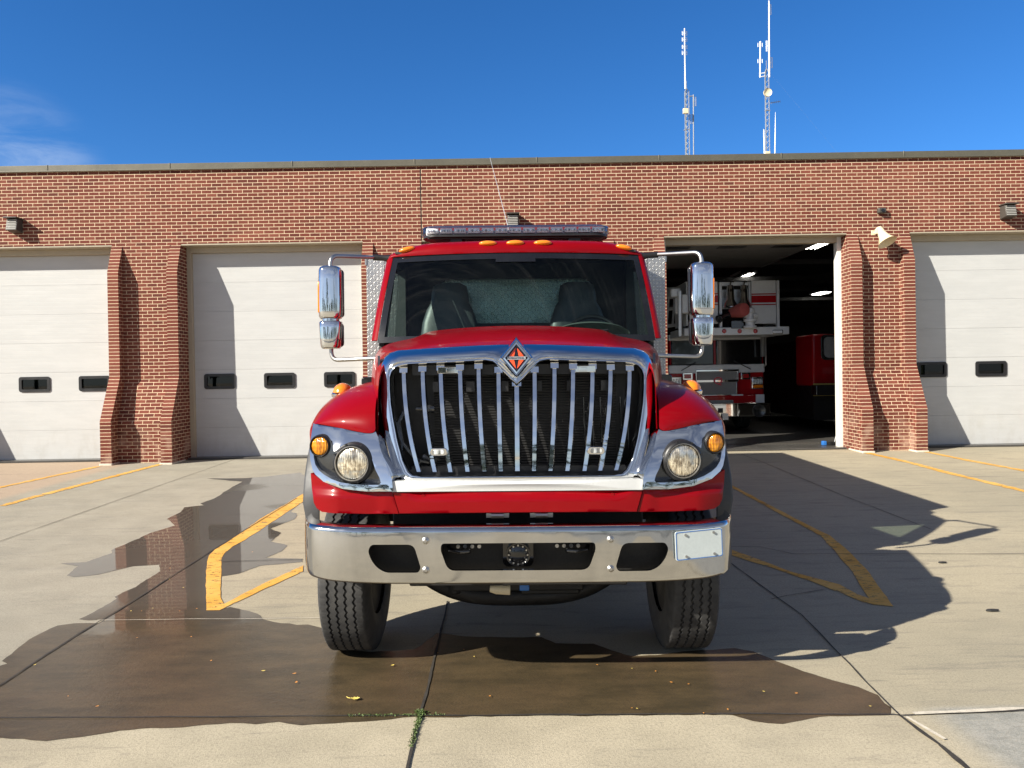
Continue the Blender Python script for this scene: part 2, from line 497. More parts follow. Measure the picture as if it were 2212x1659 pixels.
mxw = wn('Mix', data_type='RGBA'); wt.links.new(mu2.outputs[0], mxw.inputs[0]); wt.links.new(hs.outputs[0], mxw.inputs[6])
mxw.inputs[7].default_value = (6.2, 7.2, 8.6, 1)
# thin broken cloud in the half of the sky behind the viewer (it shows in the chrome)
sx = wn('SeparateXYZ'); wt.links.new(nrm.outputs[0], sx.inputs[0])
m3 = wn('MapRange', interpolation_type='SMOOTHSTEP'); m3.inputs[1].default_value = .55; m3.inputs[2].default_value = -.35; wt.links.new(sx.outputs[1], m3.inputs[0])
mp2 = wn('Mapping'); mp2.inputs['Scale'].default_value = (3.2, 3.2, 7.5); wt.links.new(nrm.outputs[0], mp2.inputs[0])
n2 = wn('TexNoise'); n2.inputs['Scale'].default_value = 1.3; n2.inputs['Detail'].default_value = 7; n2.inputs['Roughness'].default_value = .58; n2.inputs['Distortion'].default_value = .5
wt.links.new(mp2.outputs[0], n2.inputs[0])
m4 = wn('MapRange', interpolation_type='SMOOTHSTEP'); m4.inputs[1].default_value = .40; m4.inputs[2].default_value = .66; wt.links.new(n2.outputs[0], m4.inputs[0])
m5 = wn('Math', operation='MULTIPLY'); wt.links.new(m3.outputs[0], m5.inputs[0]); wt.links.new(m4.outputs[0], m5.inputs[1])
m6 = wn('Math', operation='MULTIPLY'); wt.links.new(m5.outputs[0], m6.inputs[0]); m6.inputs[1].default_value = .34
mx2 = wn('Mix', data_type='RGBA'); wt.links.new(m6.outputs[0], mx2.inputs[0]); hs2 = wn('HueSaturation'); hs2.inputs['Saturation'].default_value = .55; hs2.inputs['Value'].default_value = .70; wt.links.new(mxw.outputs[2], hs2.inputs['Color']); wt.links.new(m3.outputs[0], hs2.inputs['Fac']); wt.links.new(hs2.outputs[0], mx2.inputs[6]); mx2.inputs[7].default_value = (6.0, 6.4, 7.0, 1)
wt.links.new(mx2.outputs[2], bg.inputs[0])
wo = wn('OutputWorld'); wt.links.new(bg.outputs[0], wo.inputs[0])
sl = bpy.data.lights.new('sun', 'SUN'); sl.energy = 5.0; sl.angle = R(.5); sl.color = (1.0, .935, .82)
so = bpy.data.objects.new('sun', sl); COL.objects.link(so)
so.rotation_euler = (-SUN_D).to_track_quat('Z', 'Y').to_euler(); so.location = (-20, -12, 18)
SC.view_settings.view_transform = 'Standard'
SC.view_settings.look = 'None'
SC.view_settings.exposure = 0.95

# ------------------------------------------------------------------ ground
J2Y = ground_at(1106, 1547).y
def concrete():
    N = NT('driveway_concrete'); o = N.obj(); x, y, z = N.xyz(o)
    big = N.noise(o, .35, 5, .6); mid = N.noise(o, 2.2, 6, .65); fine = N.noise(o, 70, 4, .7); agg = N.noise(o, 190, 2, .6)
    st = N.noise(N.scale(o, (.7, 4.5, 1)), 2.0, 5, .65, .4)
    c = N.mix(N.ramp(big, .35, .65), (.325, .292, .213), (.415, .363, .257))
    c = N.mix(N.math('MULTIPLY', N.ramp(mid, .35, .7), .35), c, (.44, .385, .275))
    c = N.mix(N.math('MULTIPLY', N.ramp(st, .50, .72), .55), c, (.19, .175, .145))
    near = N.ramp(y, J2Y + .06, J2Y - .02)
    c = N.mix(N.math('MULTIPLY', near, .75), c, N.mix(N.ramp(mid, .3, .7), (.39, .342, .246), (.485, .425, .308)))
    corner = N.math('MULTIPLY', near, N.ramp(x, 2.05, 2.3))
    bl = N.noise(o, 9, 4, .7)
    c = N.mix(N.math('MULTIPLY', corner, .8), c, N.mix(N.ramp(bl, .35, .65), (.21, .225, .22), (.33, .33, .31)))
    pa, pb = ground_at(281, 1304), ground_at(456, 1191.6); kk = (pa.x - pb.x) / (pb.y - pa.y)
    sl_ = N.math('ADD', x, N.math('MULTIPLY', N.math('SUBTRACT', y, pa.y), kk))
    west = N.math('MULTIPLY', N.ramp(sl_, pa.x + .01, pa.x - .01), N.math('SUBTRACT', 1.0, near))
    c = N.mix(N.math('MULTIPLY', west, .6), c, N.mix(N.ramp(mid, .3, .7), (.255, .243, .208), (.335, .318, .27)))
    pink = N.math('MULTIPLY', N.ramp(x, -7.3, -7.6), N.ramp(y, 9.5, 10.5))
    c = N.mix(N.math('MULTIPLY', pink, .8), c, (.42, .31, .22))
    c = N.mix(N.math('MULTIPLY', N.ramp(fine, .42, .70), .42), c, (.16, .143, .112))
    c = N.mix(N.math('MULTIPLY', N.ramp(agg, .55, .70), .45), c, (.60, .53, .41))
    ag2 = N.noise(o, 120, 3, .65)
    c = N.mix(N.math('MULTIPLY', N.math('MULTIPLY', N.ramp(ag2, .56, .68), N.ramp(y, 9, 4)), .45), c, (.13, .115, .09))
    sk = N.noise(N.scale(o, (.35, 3.2, 1)), 3.0, 5, .7, 1.2)
    c = N.mix(N.math('MULTIPLY', N.ramp(sk, .57, .72), .48), c, (.15, .138, .118))
    sc2 = N.noise(N.scale(o, (1.2, 9, 1)), 4.0, 4, .7, .8)
    c = N.mix(N.math('MULTIPLY', N.ramp(sc2, .60, .74), .35), c, (.14, .128, .105))
    c = N.mix(N.math('MULTIPLY', N.ramp(sc2, .38, .26), .35), c, (.52, .46, .34))
    spots = N.noise(o, 5.5, 3, .5)
    c = N.mix(N.math('MULTIPLY', N.ramp(spots, .68, .76), .25), c, (.12, .11, .10))
    h = N.math('ADD', N.math('MULTIPLY', fine, .6), N.math('MULTIPLY', agg, .6))
    return N.done(N.bsdf(c, N.ramp(mid, .3, .7, .8, .95), 0, N.bump(h, .55, .006), spec=.3))
M['concrete'] = concrete()
g = MB()
ys = [-300, -60, 0, Y0, 15.9, 60, 300]
xs = [-300, -40, -10, 0, 10, 40, 300]
g.grid([[(x, y, gz(y)) for x in xs] for y in ys])
tag(g.build('ground', M['concrete'], smooth=0), kind='structure')
# street on the far side, seen only in the chrome
s = MB(); s.grid([[(x, y, .004) for x in (-200, 0, 200)] for y in (-40, -24)])
M['asphalt'] = pbr('asphalt', (.05, .05, .05), .85, var=.2, vscale=1)
tag(s.build('street', M['asphalt'], smooth=0), kind='structure')

# joints: dark sealed gaps between the slabs
M['joint'] = pbr('joint_filler', (.035, .03, .025), .9, var=.4, vscale=8)
def strip(mb, pts, w, lift, wob=.006):
    P = [ground_at(u, v, lift) for u, v in pts]
    Q = []
    for a, b in zip(P, P[1:]):
        n = max(2, int((b - a).length / .06))
        Q += [a.lerp(b, i / n) for i in range(n)]
    Q.append(P[-1])
    L = []
    for i, p in enumerate(Q):
        t = (Q[min(i + 1, len(Q) - 1)] - Q[max(i - 1, 0)]); s = Vector((-t.y, t.x, 0)).normalized()
        k = noise.noise(p * 3.1) * wob; ww = w * (.5 + .28 * noise.noise(p * 7.3 + Vector((5, 0, 0))))
        L.append((p + s * (k + ww), p + s * (k - ww)))
    for a in L:
        for q in a: q.z = gz(q.y) + lift
    mb.grid(L)
j = MB()
LIFT_J = .0075
for pts, w in (([(780, 2060), (836, 1830), (880, 1659), (907, 1548), (925, 1480), (968, 1300)], .014),
               ([(-900, 1557), (-60, 1552.5), (900, 1548.5), (1500, 1543.5), (1930, 1545.5), (1945, 1548)], .011),
               ([(1945, 1548), (2212, 1536.5), (2700, 1520)], .010),
               ([(2480, 2010), (2290, 1850), (2150, 1720), (2085, 1659), (2030, 1612)], .03), ([(2030, 1612), (1990, 1583), (1945, 1548)], .02),
               ([(1945, 1548), (1871, 1475), (1733, 1330), (1588, 1224), (1540, 1190)], .010),
               ([(-700, 1900), (-40, 1505), (0, 1482.6), (162, 1375), (281, 1304), (397, 1229.6), (456, 1191.6), (641, 1077)], .013),
               ([(-50, 1191), (0, 1170), (506, 993)], .010),
               ([(480, 1214), (655, 1209)], .010),
               ([(1580, 1182), (1640, 1182), (1713, 1197.5), (2212, 1197.5)], .008),
               ([(1600, 981), (1650, 1000), (1820, 1071), (2010, 1144)], .010),
               ([(1666, 1296), (1700, 1288), (1779, 1275)], .008)):
    strip(j, pts, w, LIFT_J)
for k in range(60):
    xa_ = -15 + k * .5; dz = .02 * noise.noise(Vector((xa_, 3, 0)))
    j.grid([[(xa_, y_ + dz + .03 * noise.noise(Vector((xa_ * 2, q, 1))), gz(y_) + .006), (xa_ + .5, y_ + .02 * noise.noise(Vector((xa_ + .5, 3, 0))) + .03 * noise.noise(Vector((xa_ * 2 + 1, q, 1))), gz(y_) + .006)] for q, y_ in ((0, 15.27), (5, 15.36))])
tag(j.build('expansion_joints', M['joint'], smooth=0), kind='structure')
j = MB()
for pts, w in (([(210, 1341.5), (690, 1337)], .006), ([(1975, 1545), (2212, 1532)], .03), ([(2040, 1600), (1960, 1551)], .02)):
    strip(j, pts, w, LIFT_J + .001, .01)
M['pale'] = pbr('pale_cement', (.55, .50, .41), .9, var=.2, vscale=20, bump=.5)
tag(j.build('cement_patches', M['pale'], smooth=0), kind='structure')

# wet concrete
def wet():
    N = NT('wet_concrete'); o = N.obj(); x, y, z = N.xyz(o)
    big = N.noise(o, .9, 5, .6); mid = N.noise(N.scale(o, (1, 2.6, 1)), 2.6, 6, .68); fine = N.noise(o, 85, 3, .7)
    c = N.mix(N.ramp(mid, .3, .72), (.044, .033, .0165), (.090, .063, .031))
    c = N.mix(N.math('MULTIPLY', N.ramp(big, .42, .7), .6), c, (.105, .068, .036))
    c = N.mix(N.math('MULTIPLY', N.ramp(fine, .45, .70), .5), c, (.034, .027, .018))
    far = N.ramp(y, 5.4, 6.6)
    c = N.mix(N.math('MULTIPLY', far, .8), c, (.080, .070, .056))
    p = ground_at(360, 1300); q = ground_at(300, 1405)
    dx = N.math('MULTIPLY', N.math('SUBTRACT', x, p.x), .62); dy = N.math('MULTIPLY', N.math('SUBTRACT', y, p.y), .85)
    d = N.math('SQRT', N.math('ADD', N.math('MULTIPLY', dx, dx), N.math('MULTIPLY', dy, dy)))
    d = N.math('ADD', d, N.math('MULTIPLY', N.math('SUBTRACT', N.noise(o, 2.0, 4, .6), .5), .7))
    south = N.ramp(N.math('ADD', x, N.math('MULTIPLY', N.math('SUBTRACT', y, ground_at(281, 1304).y), (ground_at(281, 1304).x - ground_at(456, 1191.6).x) / (ground_at(456, 1191.6).y - ground_at(281, 1304).y))), ground_at(281, 1304).x - .02, ground_at(281, 1304).x + .02)
    pool = N.math('MAXIMUM', N.math('MULTIPLY', south, N.ramp(d, .85, .5)), N.math('MULTIPLY', far, N.ramp(N.noise(o, .8, 3), .32, .44, 0.1, 1.0)))
    rough = N.ramp(pool, 0, 1, .20, .03)
    h = N.math('ADD', N.math('MULTIPLY', fine, .5), N.math('MULTIPLY', N.noise(o, 26, 4, .65), .8))
    st = N.ramp(pool, 0, 1, .42, .0)
    nb = N.n('Bump', {'Height': h, 'Strength': st, 'Distance': .006}).outputs[0]
    b = N.n('BsdfPrincipled', {'Base Color': c, 'Roughness': .65, 'Specular IOR Level': .25, 'Normal': nb, 'Coat Weight': N.ramp(pool, 0, 1, .75, 1.0),
                               'Coat Roughness': rough, 'Coat Normal': nb, 'Coat IOR': 1.33}).outputs[0]
    return N.done(b)
M['wet'] = wet()
Z3 = lambda L: [(x * .3307, 960 + y * .3307) for x, y in L]      # zoom window on the left of the drive
wet_main = (Z3([(1960, 185), (1740, 210), (1600, 222), (1350, 223), (1470, 234), (1580, 243), (1500, 290), (1400, 355), (1310, 388), (1335, 398), (1200, 412), (1180, 440), (1085, 490),
                (1110, 505), (1140, 530), (1000, 575), (730, 690), (725, 712), (560, 770), (400, 778), (520, 795), (430, 858), (480, 868), (640, 850), (870, 795), (1050, 785), (1050, 830),
                (900, 920), (760, 995), (765, 1010), (640, 1080), (510, 1145), (580, 1152), (700, 1146), (640, 1168), (480, 1172), (380, 1185), (220, 1260), (100, 1350), (20, 1415), (50, 1435), (0, 1450), (-260, 1520)])
            + [(-110, 1590), (0, 1595), (62, 1603), (99, 1604), (173, 1594), (260, 1577), (347, 1573), (421, 1569), (496, 1563), (553, 1564), (601, 1560), (650, 1569), (702, 1564), (789, 1560), (869, 1550),
               (1100, 1547.5), (1560, 1544.5), (1580, 1546), (1627, 1558), (1691, 1565), (1734, 1558), (1769, 1549), (1923, 1545), (1926, 1528), (1897, 1502), (1854, 1485), (1799, 1470), (1734, 1451), (1674, 1429), (1627, 1408), (1588, 1401),
               (1540, 1405), (1476, 1408), (1420, 1414), (1368, 1417), (1321, 1405), (1281, 1391), (1203, 1389), (1170, 1376), (1097, 1378), (1024, 1376), (946, 1369), (920, 1385), (892, 1404),
               (800, 1409), (735, 1400), (705, 1378), (696, 1357), (665, 1350), (640, 1351)]
            + Z3([(1890, 1172), (1840, 1168), (1800, 1160), (1720, 1142), (1700, 1120), (1600, 1080), (1500, 1062), (1450, 1078), (1440, 1060), (1440, 862), (1450, 860), (1560, 845), (1700, 795), (1975, 768),
                  (1975, 750), (1740, 742), (1840, 700), (1875, 660), (1770, 635), (1830, 580), (1770, 550), (1925, 490), (1940, 450), (1900, 440), (1945, 392), (2100, 300)]))
def wobble(L, amp, seg):
    P = [ground_at(u, v) for u, v in L]; out = []
    for i, a in enumerate(P):
        b = P[(i + 1) % len(P)]
        n = max(1, min(40, int((b - a).length / seg)))
        for k in range(n):
            p = a.lerp(b, k / n); t = (b - a); s = Vector((-t.y, t.x, 0)); s = s.normalized() if s.length > 0 else s
            q = p + s * amp * (noise.noise(p * 4.0) + .5 * noise.noise(p * 13.0))
            out.append((q.x, q.y))
    return out
w = MB(); w.sheet(wobble(wet_main, .022, .05), lambda a, b: (a, b, gz(b) + .0025), want=(0, 0, 1))
# let the sheet follow the break of slope
bm_ = None
pu = w.build('puddle', M['wet'], smooth=0, recalc=False)
bm_ = bmesh.new(); bm_.from_mesh(pu.data)
bmesh.ops.bisect_plane(bm_, geom=bm_.verts[:] + bm_.edges[:] + bm_.faces[:], plane_co=(0, Y0, 0), plane_no=(0, 1, 0))
for v_ in bm_.verts: v_.co.z = gz(v_.co.y) + .0025
bm_.to_mesh(pu.data); bm_.free()
tag(pu, kind='structure')
# yellow paint
def ypaint():
    N = NT('worn_yellow_paint'); o = N.obj()
    n = N.noise(N.scale(o, (2.2, 5, 1)), 3.6, 7, .75, .5); f = N.noise(o, 60, 3, .7)
    c = N.mix(N.ramp(N.noise(o, 2, 4), .3, .7), (.66, .335, .05), (.74, .43, .11))
    a = N.ramp(N.math('MULTIPLY_ADD', f, .25, n), .66, .76)
    c = N.mix(N.math('MULTIPLY', N.ramp(n, .48, .70), .55), c, (.42, .30, .15))
    b = N.bsdf(c, .7, 0, N.bump(f, .3, .003), spec=.3)
    tr = N.n('BsdfTransparent').outputs[0]
    return N.done(N.n('MixShader', {0: N.math('MULTIPLY', a, .85), 1: b, 2: tr}).outputs[0])
M['ypaint'] = ypaint()
Z4 = lambda L: [(1481.2 + x * .3307, 932.6 + y * .3307) for x, y in L]
chev_l = Z3([(2100, 250), (1945, 345), (1700, 490), (1500, 630), (1400, 690), (1362, 730), (1345, 830), (1342, 960), (1350, 1086), (1432, 1086), (1700, 960), (1980, 832), (1980, 792), (1700, 922), (1462, 1046), (1440, 1000), (1442, 860), (1447, 760), (1467, 712), (1520, 668), (1600, 627), (1800, 494), (1990, 368), (2120, 280)])
chev_r = Z4([(290, 345), (330, 365), (700, 560), (940, 680), (1040, 760), (1180, 900), (1280, 1040), (1358, 1145), (1230, 1132), (1150, 1112), (850, 990), (560, 890), (315, 815), (260, 795), (260, 757), (310, 775), (700, 920), (1000, 1000), (1120, 1062), (1200, 1092), (1165, 1050), (1090, 920), (990, 800), (880, 680), (680, 572), (330, 382), (290, 362)])
def ysheet(L):
    y = MB(); y.sheet(wobble(L, .010, .08), lambda a, b: (a, b, gz(b) + .005), want=(0, 0, 1))
    o = y.build('yellow_line', M['ypaint'], smooth=0, recalc=False)
    bm = bmesh.new(); bm.from_mesh(o.data)
    bmesh.ops.bisect_plane(bm, geom=bm.verts[:] + bm.edges[:] + bm.faces[:], plane_co=(0, Y0, 0), plane_no=(0, 1, 0))
    for v in bm.verts: v.co.z = gz(v.co.y) + .005
    bm.to_mesh(o.data); bm.free()
    tag(o, kind='structure')
ysheet(chev_l); ysheet(chev_r)
for pts, wd in (([(-60, 1067), (0, 1053), (212, 1008)], .12), ([(5, 1093), (66, 1076), (347, 1003)], .13),
                (Z4([(1180, 138), (1480, 206), (1700, 266), (2210, 388), (2400, 436)]), .13), (Z4([(1570, 132), (1850, 189), (2210, 255), (2400, 290)]), .12)):
    y = MB(); strip(y, pts, wd, .005, .004)
    tag(y.build('yellow_line', M['ypaint'], smooth=0), kind='structure')

# ------------------------------------------------------------------ fire station
WY, DY = 15.3, 15.66
HZ, TZ, GZ = 4.5, 6.0, gz(15.66)
D = [(-11.53, -7.90), (-6.53, -2.92), (-1.75, 1.85), (3.06, 6.69), (7.94, 11.57)]
st = thing('fire_station', 'long flat-roofed red brick fire station with five tall bay doors', 'building', (0, WY, GZ))
OR = (0, WY, GZ)
w = MB(OR)
def wq(mb, a, b, c, d, ax, mat=0, du=0.0):
    q = [Vector(p) for p in (a, b, c, d)]
    uv = [((p.x if ax == 'x' else p.y) + du, p.z) for p in q]
    mb.quad(*q, mat, uv)
w1 = MB(OR)
wq(w, (-18, WY, HZ), (18, WY, HZ), (18, WY, TZ), (-18, WY, TZ), 'x')
for xa, xb in ((-18, -11.53), (11.57, 18)):
    wq(w, (xa, WY, -.1), (xb, WY, -.1), (xb, WY, HZ), (xa, WY, HZ), 'x')
for xa, xb in zip([d[1] for d in D[:-1]], [d[0] for d in D[1:]]):
    wq(w, (xa, WY, -.1), (xb, WY, -.1), (xb, WY, HZ), (xa, WY, HZ), 'x')
for a, b in D:                                   # soffits of the openings and brick jambs
    for x in (a, b):
        wq(w, (x, WY, -.1), (x, DY + .1, -.1), (x, DY + .1, HZ), (x, WY, HZ), 'y')
w.build('brick_wall', [M['brick']], st, smooth=0, recalc=False)
jt = MB(OR); p0 = at(907.5, 362, WY); p1 = at(909.6, 520, WY)
jt.box(p0.x - .008, p0.x + .008, WY - .004, WY + .01, HZ, TZ - .1)
jt.build('control_joint', M['chassis'], st)
# pillars with flared brick fins
FZ = [(-.1, .60), (1.02, .60), (1.87, .215), (3.93, .20), (4.46, .012)]
MZ = [(-.1, .33), (.95, .33), (1.80, .015), (4.49, .010)]
def pillar(xa, xb, fl=True, fr=True):
    p = MB(OR); fw = .212
    for x0, on in ((xa, fl), (xb - fw, fr)):
        x1 = x0 + fw
        for (z0, f0), (z1, f1) in zip(FZ, FZ[1:]):
            q = [Vector((x0, WY - f0, z0)), Vector((x1, WY - f0, z0)), Vector((x1, WY - f1, z1)), Vector((x0, WY - f1, z1))]
            p.quad(*q, 1, [(.2, a.z) if i in (0, 3) else (.2 + fw, a.z) for i, a in enumerate(q)])
            for x in (x0, x1):
                q = [Vector((x, WY - f0, z0)), Vector((x, WY + .01, z0)), Vector((x, WY + .01, z1)), Vector((x, WY - f1, z1))]
                if x == x0: q = q[::-1]
                p.quad(*q, 0, [(a.y, a.z) for a in q])
        z, f = FZ[-1]
        p.quad((x0, WY - f, z), (x1, WY - f, z), (x1, WY, z), (x0, WY, z), 1, [(.2, z)] * 4)
    for (z0, f0), (z1, f1) in zip(MZ, MZ[1:]):
        q = [Vector((xa + fw, WY - f0, z0)), Vector((xb - fw, WY - f0, z0)), Vector((xb - fw, WY - f1, z1)), Vector((xa + fw, WY - f1, z1))]
        p.quad(*q, 0, [(a.x, a.z) for a in q])
    o = p.build('brick_pillar', [M['brick'], M['rowlock']], st, smooth=0, recalc=False)
    b = MB(OR)
    b.box(xa - .015, xa + fw + .02, WY - .63, WY, -.1, gz(14.7) + .035); b.box(xb - fw - .02, xb + .015, WY - .63, WY, -.1, gz(14.7) + .03)
    b.build_each('footing', M['pale'], o, bev=.012)
for (_, xa), (xb, _) in zip(D, D[1:]):
    pillar(xa, xb)
pillar(-12.75, -11.53); pillar(11.57, 12.8)
c = MB(OR)
c.box(-18.05, 18.05, WY - .045, WY + .30, TZ - .035, TZ + .085); 
for k in range(-5, 6):
    x = at(632, 350, WY).x + k * 2.42
    c.box(x - .012, x + .012, WY - .052, WY + .31, TZ - .038, TZ + .090)
c.box(-18.05, 18.05, WY - .055, WY - .045, TZ - .045, TZ - .02)
c.build('coping', M['coping'], st, bev=.004)
b = MB(OR)
b.box(-17.9, 17.9, WY + .3, 40, 5.45, 5.6)
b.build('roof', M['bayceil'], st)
b = MB(OR)
b.box(-17.9, -17.7, WY + .4, 40, -.05, 5.45); b.box(17.7, 17.9, WY + .4, 40, -.05, 5.45); b.box(-17.9, 17.9, 40, 40.2, -.05, 5.6)
for (_, xa), (xb, _) in zip(D, D[1:]):
    b.box(xa + .03, xb - .03, WY + .37, WY + .55, 0, HZ)
b.box(-17.7, -11.6, WY + .37, WY + .55, 0, HZ); b.box(11.6, 17.7, WY + .37, WY + .55, 0, HZ)
b.box(-17.7, 17.7, WY + .37, WY + .56, HZ + .02, 5.45)
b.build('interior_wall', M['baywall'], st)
b = MB(OR)
for x in range(-16, 17, 4): b.box(x - .1, x + .1, WY + .6, 39.9, 5.1, 5.44)
for y in range(19, 40, 4): b.box(-17.6, 17.6, y - .05, y + .05, 4.95, 5.09)
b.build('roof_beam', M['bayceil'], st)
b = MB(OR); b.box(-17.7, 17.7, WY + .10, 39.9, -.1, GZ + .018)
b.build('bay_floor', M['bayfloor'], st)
b = MB(OR)
for k in range(46):
    x = 3.4 + k * .07
    b.box(x, x + .035, WY + .95, WY + 1.25, GZ + .018, GZ + .024)
b.build('floor_grate', M['fixture'], st)
# frames and doors
def frame(i):
    a, b_ = D[i]; f = MB(OR)
    m = M['jamb'] if i == 3 else M['frame']
    f.box(a, a + .085, DY - .10, DY + .06, GZ - .02, HZ - .005); f.box(b_ - .085, b_, DY - .10, DY + .06, GZ - .02, HZ - .005)
    f.box(a - .003, b_ + .003, WY + .006, DY + .06, HZ - .03, HZ + .004, 1)
    f.box(a + .085, b_ - .085, DY - .10, DY + .06, HZ - .14, HZ - .03, 1)
    f.build('door_frame', [m, M['frame']], st, bev=.004)
for i in range(5): frame(i)
def rrect(cx, cz, w, h, r, n=4):
    out = []
    for sx, sz, a0 in ((1, 1, 0), (-1, 1, 90), (-1, -1, 180), (1, -1, 270)):
        for k in range(n + 1):
            a = R(a0 + 90 * k / n)
            out.append((cx + sx * (w / 2 - r) + r * math.cos(a), cz + sz * (h / 2 - r) + r * math.sin(a)))
    return out
def sectional(i):
    a, b_ = D[i][0] + .085, D[i][1] - .085
    cx = (a + b_) / 2; cz = 1.757
    H = HZ - .14; n = 7; ph = (H - GZ) / n
    d = MB(OR)
    for k in range(n):
        z0, z1 = GZ + .02 + k * ph * .995, GZ + .02 + (k + 1) * ph * .995 - .0025
        holes = []
        if z0 < cz < z1:
            holes = [rrect(cx + s, cz, .56, .235, .03) for s in (-1.22, 0, 1.22)]
        d.sheet([(a, z0), (b_, z0), (b_, z1), (a, z1)], lambda x, z: (x, DY, z), holes, rim=(0, .05, 0))
    o = d.build('garage_door', M['door'], st, smooth=0, recalc=False)
    k = MB(OR); k.box(a, b_, DY + .002, DY + .03, GZ, GZ + .03); k.build('bottom_seal', M['black'], o)
    for s in (-1.22, 0, 1.22):
        f = MB(OR)
        f.sheet(rrect(cx + s, cz, .635, .31, .05), lambda x, z: (x, DY - .02, z), [rrect(cx + s, cz, .52, .20, .025)], rim=(0, .035, 0))
        wi = f.build('window', M['black'], o, recalc=False, bev=.006)
        g_ = MB(OR); g_.quad((cx + s - .27, DY + .004, cz - .11), (cx + s + .27, DY + .004, cz - .11), (cx + s + .27, DY + .004, cz + .11), (cx + s - .27, DY + .004, cz + .11))
        g_.build('pane', M['winglass'], wi, recalc=False)
for i in (0, 1, 4): sectional(i)
M['doorshade'] = pbr('shaded_white_door', (.15, .15, .15), .6)  # white door panels in grey, the bay's shade put into the colour
# the two raised doors hang flat under the ceiling
for i in (2, 3):
    a, b_ = D[i][0] + .09, D[i][1] - .09; d = MB(OR)
    for k in range(7):
        y0 = WY + .75 + k * .612
        d.box(a, b_, y0, y0 + .60, HZ + .02, HZ + .07)
    for s in (-1.22, 0, 1.22):
        d.box((a + b_) / 2 + s - .3, (a + b_) / 2 + s + .3, WY + 1.5, WY + 1.8, HZ + .012, HZ + .02, 1)
    d.box(a - .03, a, WY + .6, WY + 5, HZ + .0, HZ + .05); d.box(b_, b_ + .03, WY + .6, WY + 5, HZ, HZ + .05)
    d.build('raised_door', [M['doorshade'], M['black']], st, bev=.004)

# lights, horn and camera on the wall
def wall_light(u, v, label):
    p = at(u, v, WY); t = thing('wall_light', label, 'wall light', p, 'floodlights on the brick wall'); t.scale = (.82, .82, .82)
    b = MB()
    b.add([(-.13, 0, .16), (.13, 0, .16), (.13, -.20, .15), (-.13, -.20, .15), (-.13, -.002, -.16), (.13, -.002, -.16), (.13, -.26, -.12), (-.13, -.26, -.12)],
          [(0, 1, 2, 3), (7, 6, 5, 4), (0, 3, 7, 4), (1, 5, 6, 2), (3, 2, 6, 7), (0, 4, 5, 1)])
    b.box(-.16, .16, -.30, 0, .16, .19)
    h = b.build('housing', M['fixture'], t, bev=.008)
    l = MB()
    for k in range(6):
        z = -.10 + k * .042
        l.box(-.115, .115, -.262 + (k * .0075), -.232 + (k * .0075), z, z + .02)
    l.build('lens_louvre', M['fixlight'], t, bev=.003)
wall_light(38, 490, 'boxy dark wall floodlight above the leftmost white door')
wall_light(1108, 481, 'boxy dark wall floodlight just above the red truck light bar')
wall_light(2171, 460, 'boxy dark wall floodlight near the right edge, above the right white door')
p = at(1902, 456, WY); t = thing('wall_sensor', 'small dark photo sensor box high on the brick above the horn', 'sensor', p)
b = MB(); b.box(-.075, .075, -.09, 0, -.05, .05); b.build('housing', M['fixture'], t, bev=.012)
b = MB(); b.cyl((0, -.088, 0), (0, -.105, 0), .03, n=16); b.build('lens', M['blackgloss'], t)
p = at(1897, 513, WY); t = thing('horn_speaker', 'cream bell-shaped horn speaker mounted on the brick pillar by the open bay', 'speaker', p); t.scale = (.88, .88, .88)
b = MB()
ax = Vector((.26, -.42, -.80)).normalized(); o_ = Vector((-.02, -.17, .09))
b.lathe([(.04, -.13), (.075, -.11), (.085, -.02), (.085, .02), (.10, .10), (.135, .20), (.20, .29), (.212, .295), (.20, .285), (.12, .19), (.02, .05)], o_, ax, 28)
b.build('bell', M['cream'], t)
b = MB(); b.cyl((-.10, 0, .10), (-.06, -.18, .08), .018, n=10); b.box(-.16, -.05, -.02, 0, .05, .16); b.box(-.14, -.03, -.20, -.13, .05, .16); b.build('bracket', M['cream'], t, bev=.006)

# bay ceiling lights that are on
for u, v, Y, lab in ((1763.5, 530, 20.5, 'lit ceiling lamp nearest the open bay door'), (1606, 596, 27.0, 'lit ceiling lamp above the ladder truck bucket'), (1774, 634, 34.0, 'lit ceiling lamp deepest in the dark bay')):
    p = at(u, v, Y); t = thing('ceiling_light', lab, 'ceiling light', p, 'lit lamps on the bay ceiling')
    b = MB(); b.box(-.30, .30, -.62, .62, .02, .10); b.cyl((-.2, 0, .1), (-.2, 0, 4.95 - p.z + .4), .008, n=6); b.cyl((.2, 0, .1), (.2, 0, 4.95 - p.z + .4), .008, n=6)
    b.build('housing', M['galv'], t)
    b = MB()
    for x in (-.18, -.06, .06, .18): b.cyl((x, -.55, .005), (x, .55, .005), .022, n=8)
    b.build_each('tube', M['lamp'], t)
# things lying by the bay jamb
p = at(1807, 957, 15.9); t = thing('floor_squeegee', 'small black bar with a blue end lying by the bay door jamb', 'squeegee', (p.x, p.y, GZ + .02))
b = MB(); b.box(-.22, .02, -.04, .04, .0, .07); b.build('blade', M['black'], t, bev=.005)
b = MB(); b.box(-.30, -.22, -.05, .05, 0, .09); b.build('end_cap', M['steelblue'], t, bev=.01)
b = MB(); b.cyl((-.04, 0, .07), (.06, .02, .40), .009, n=8); b.build('handle', M['galv'], t)

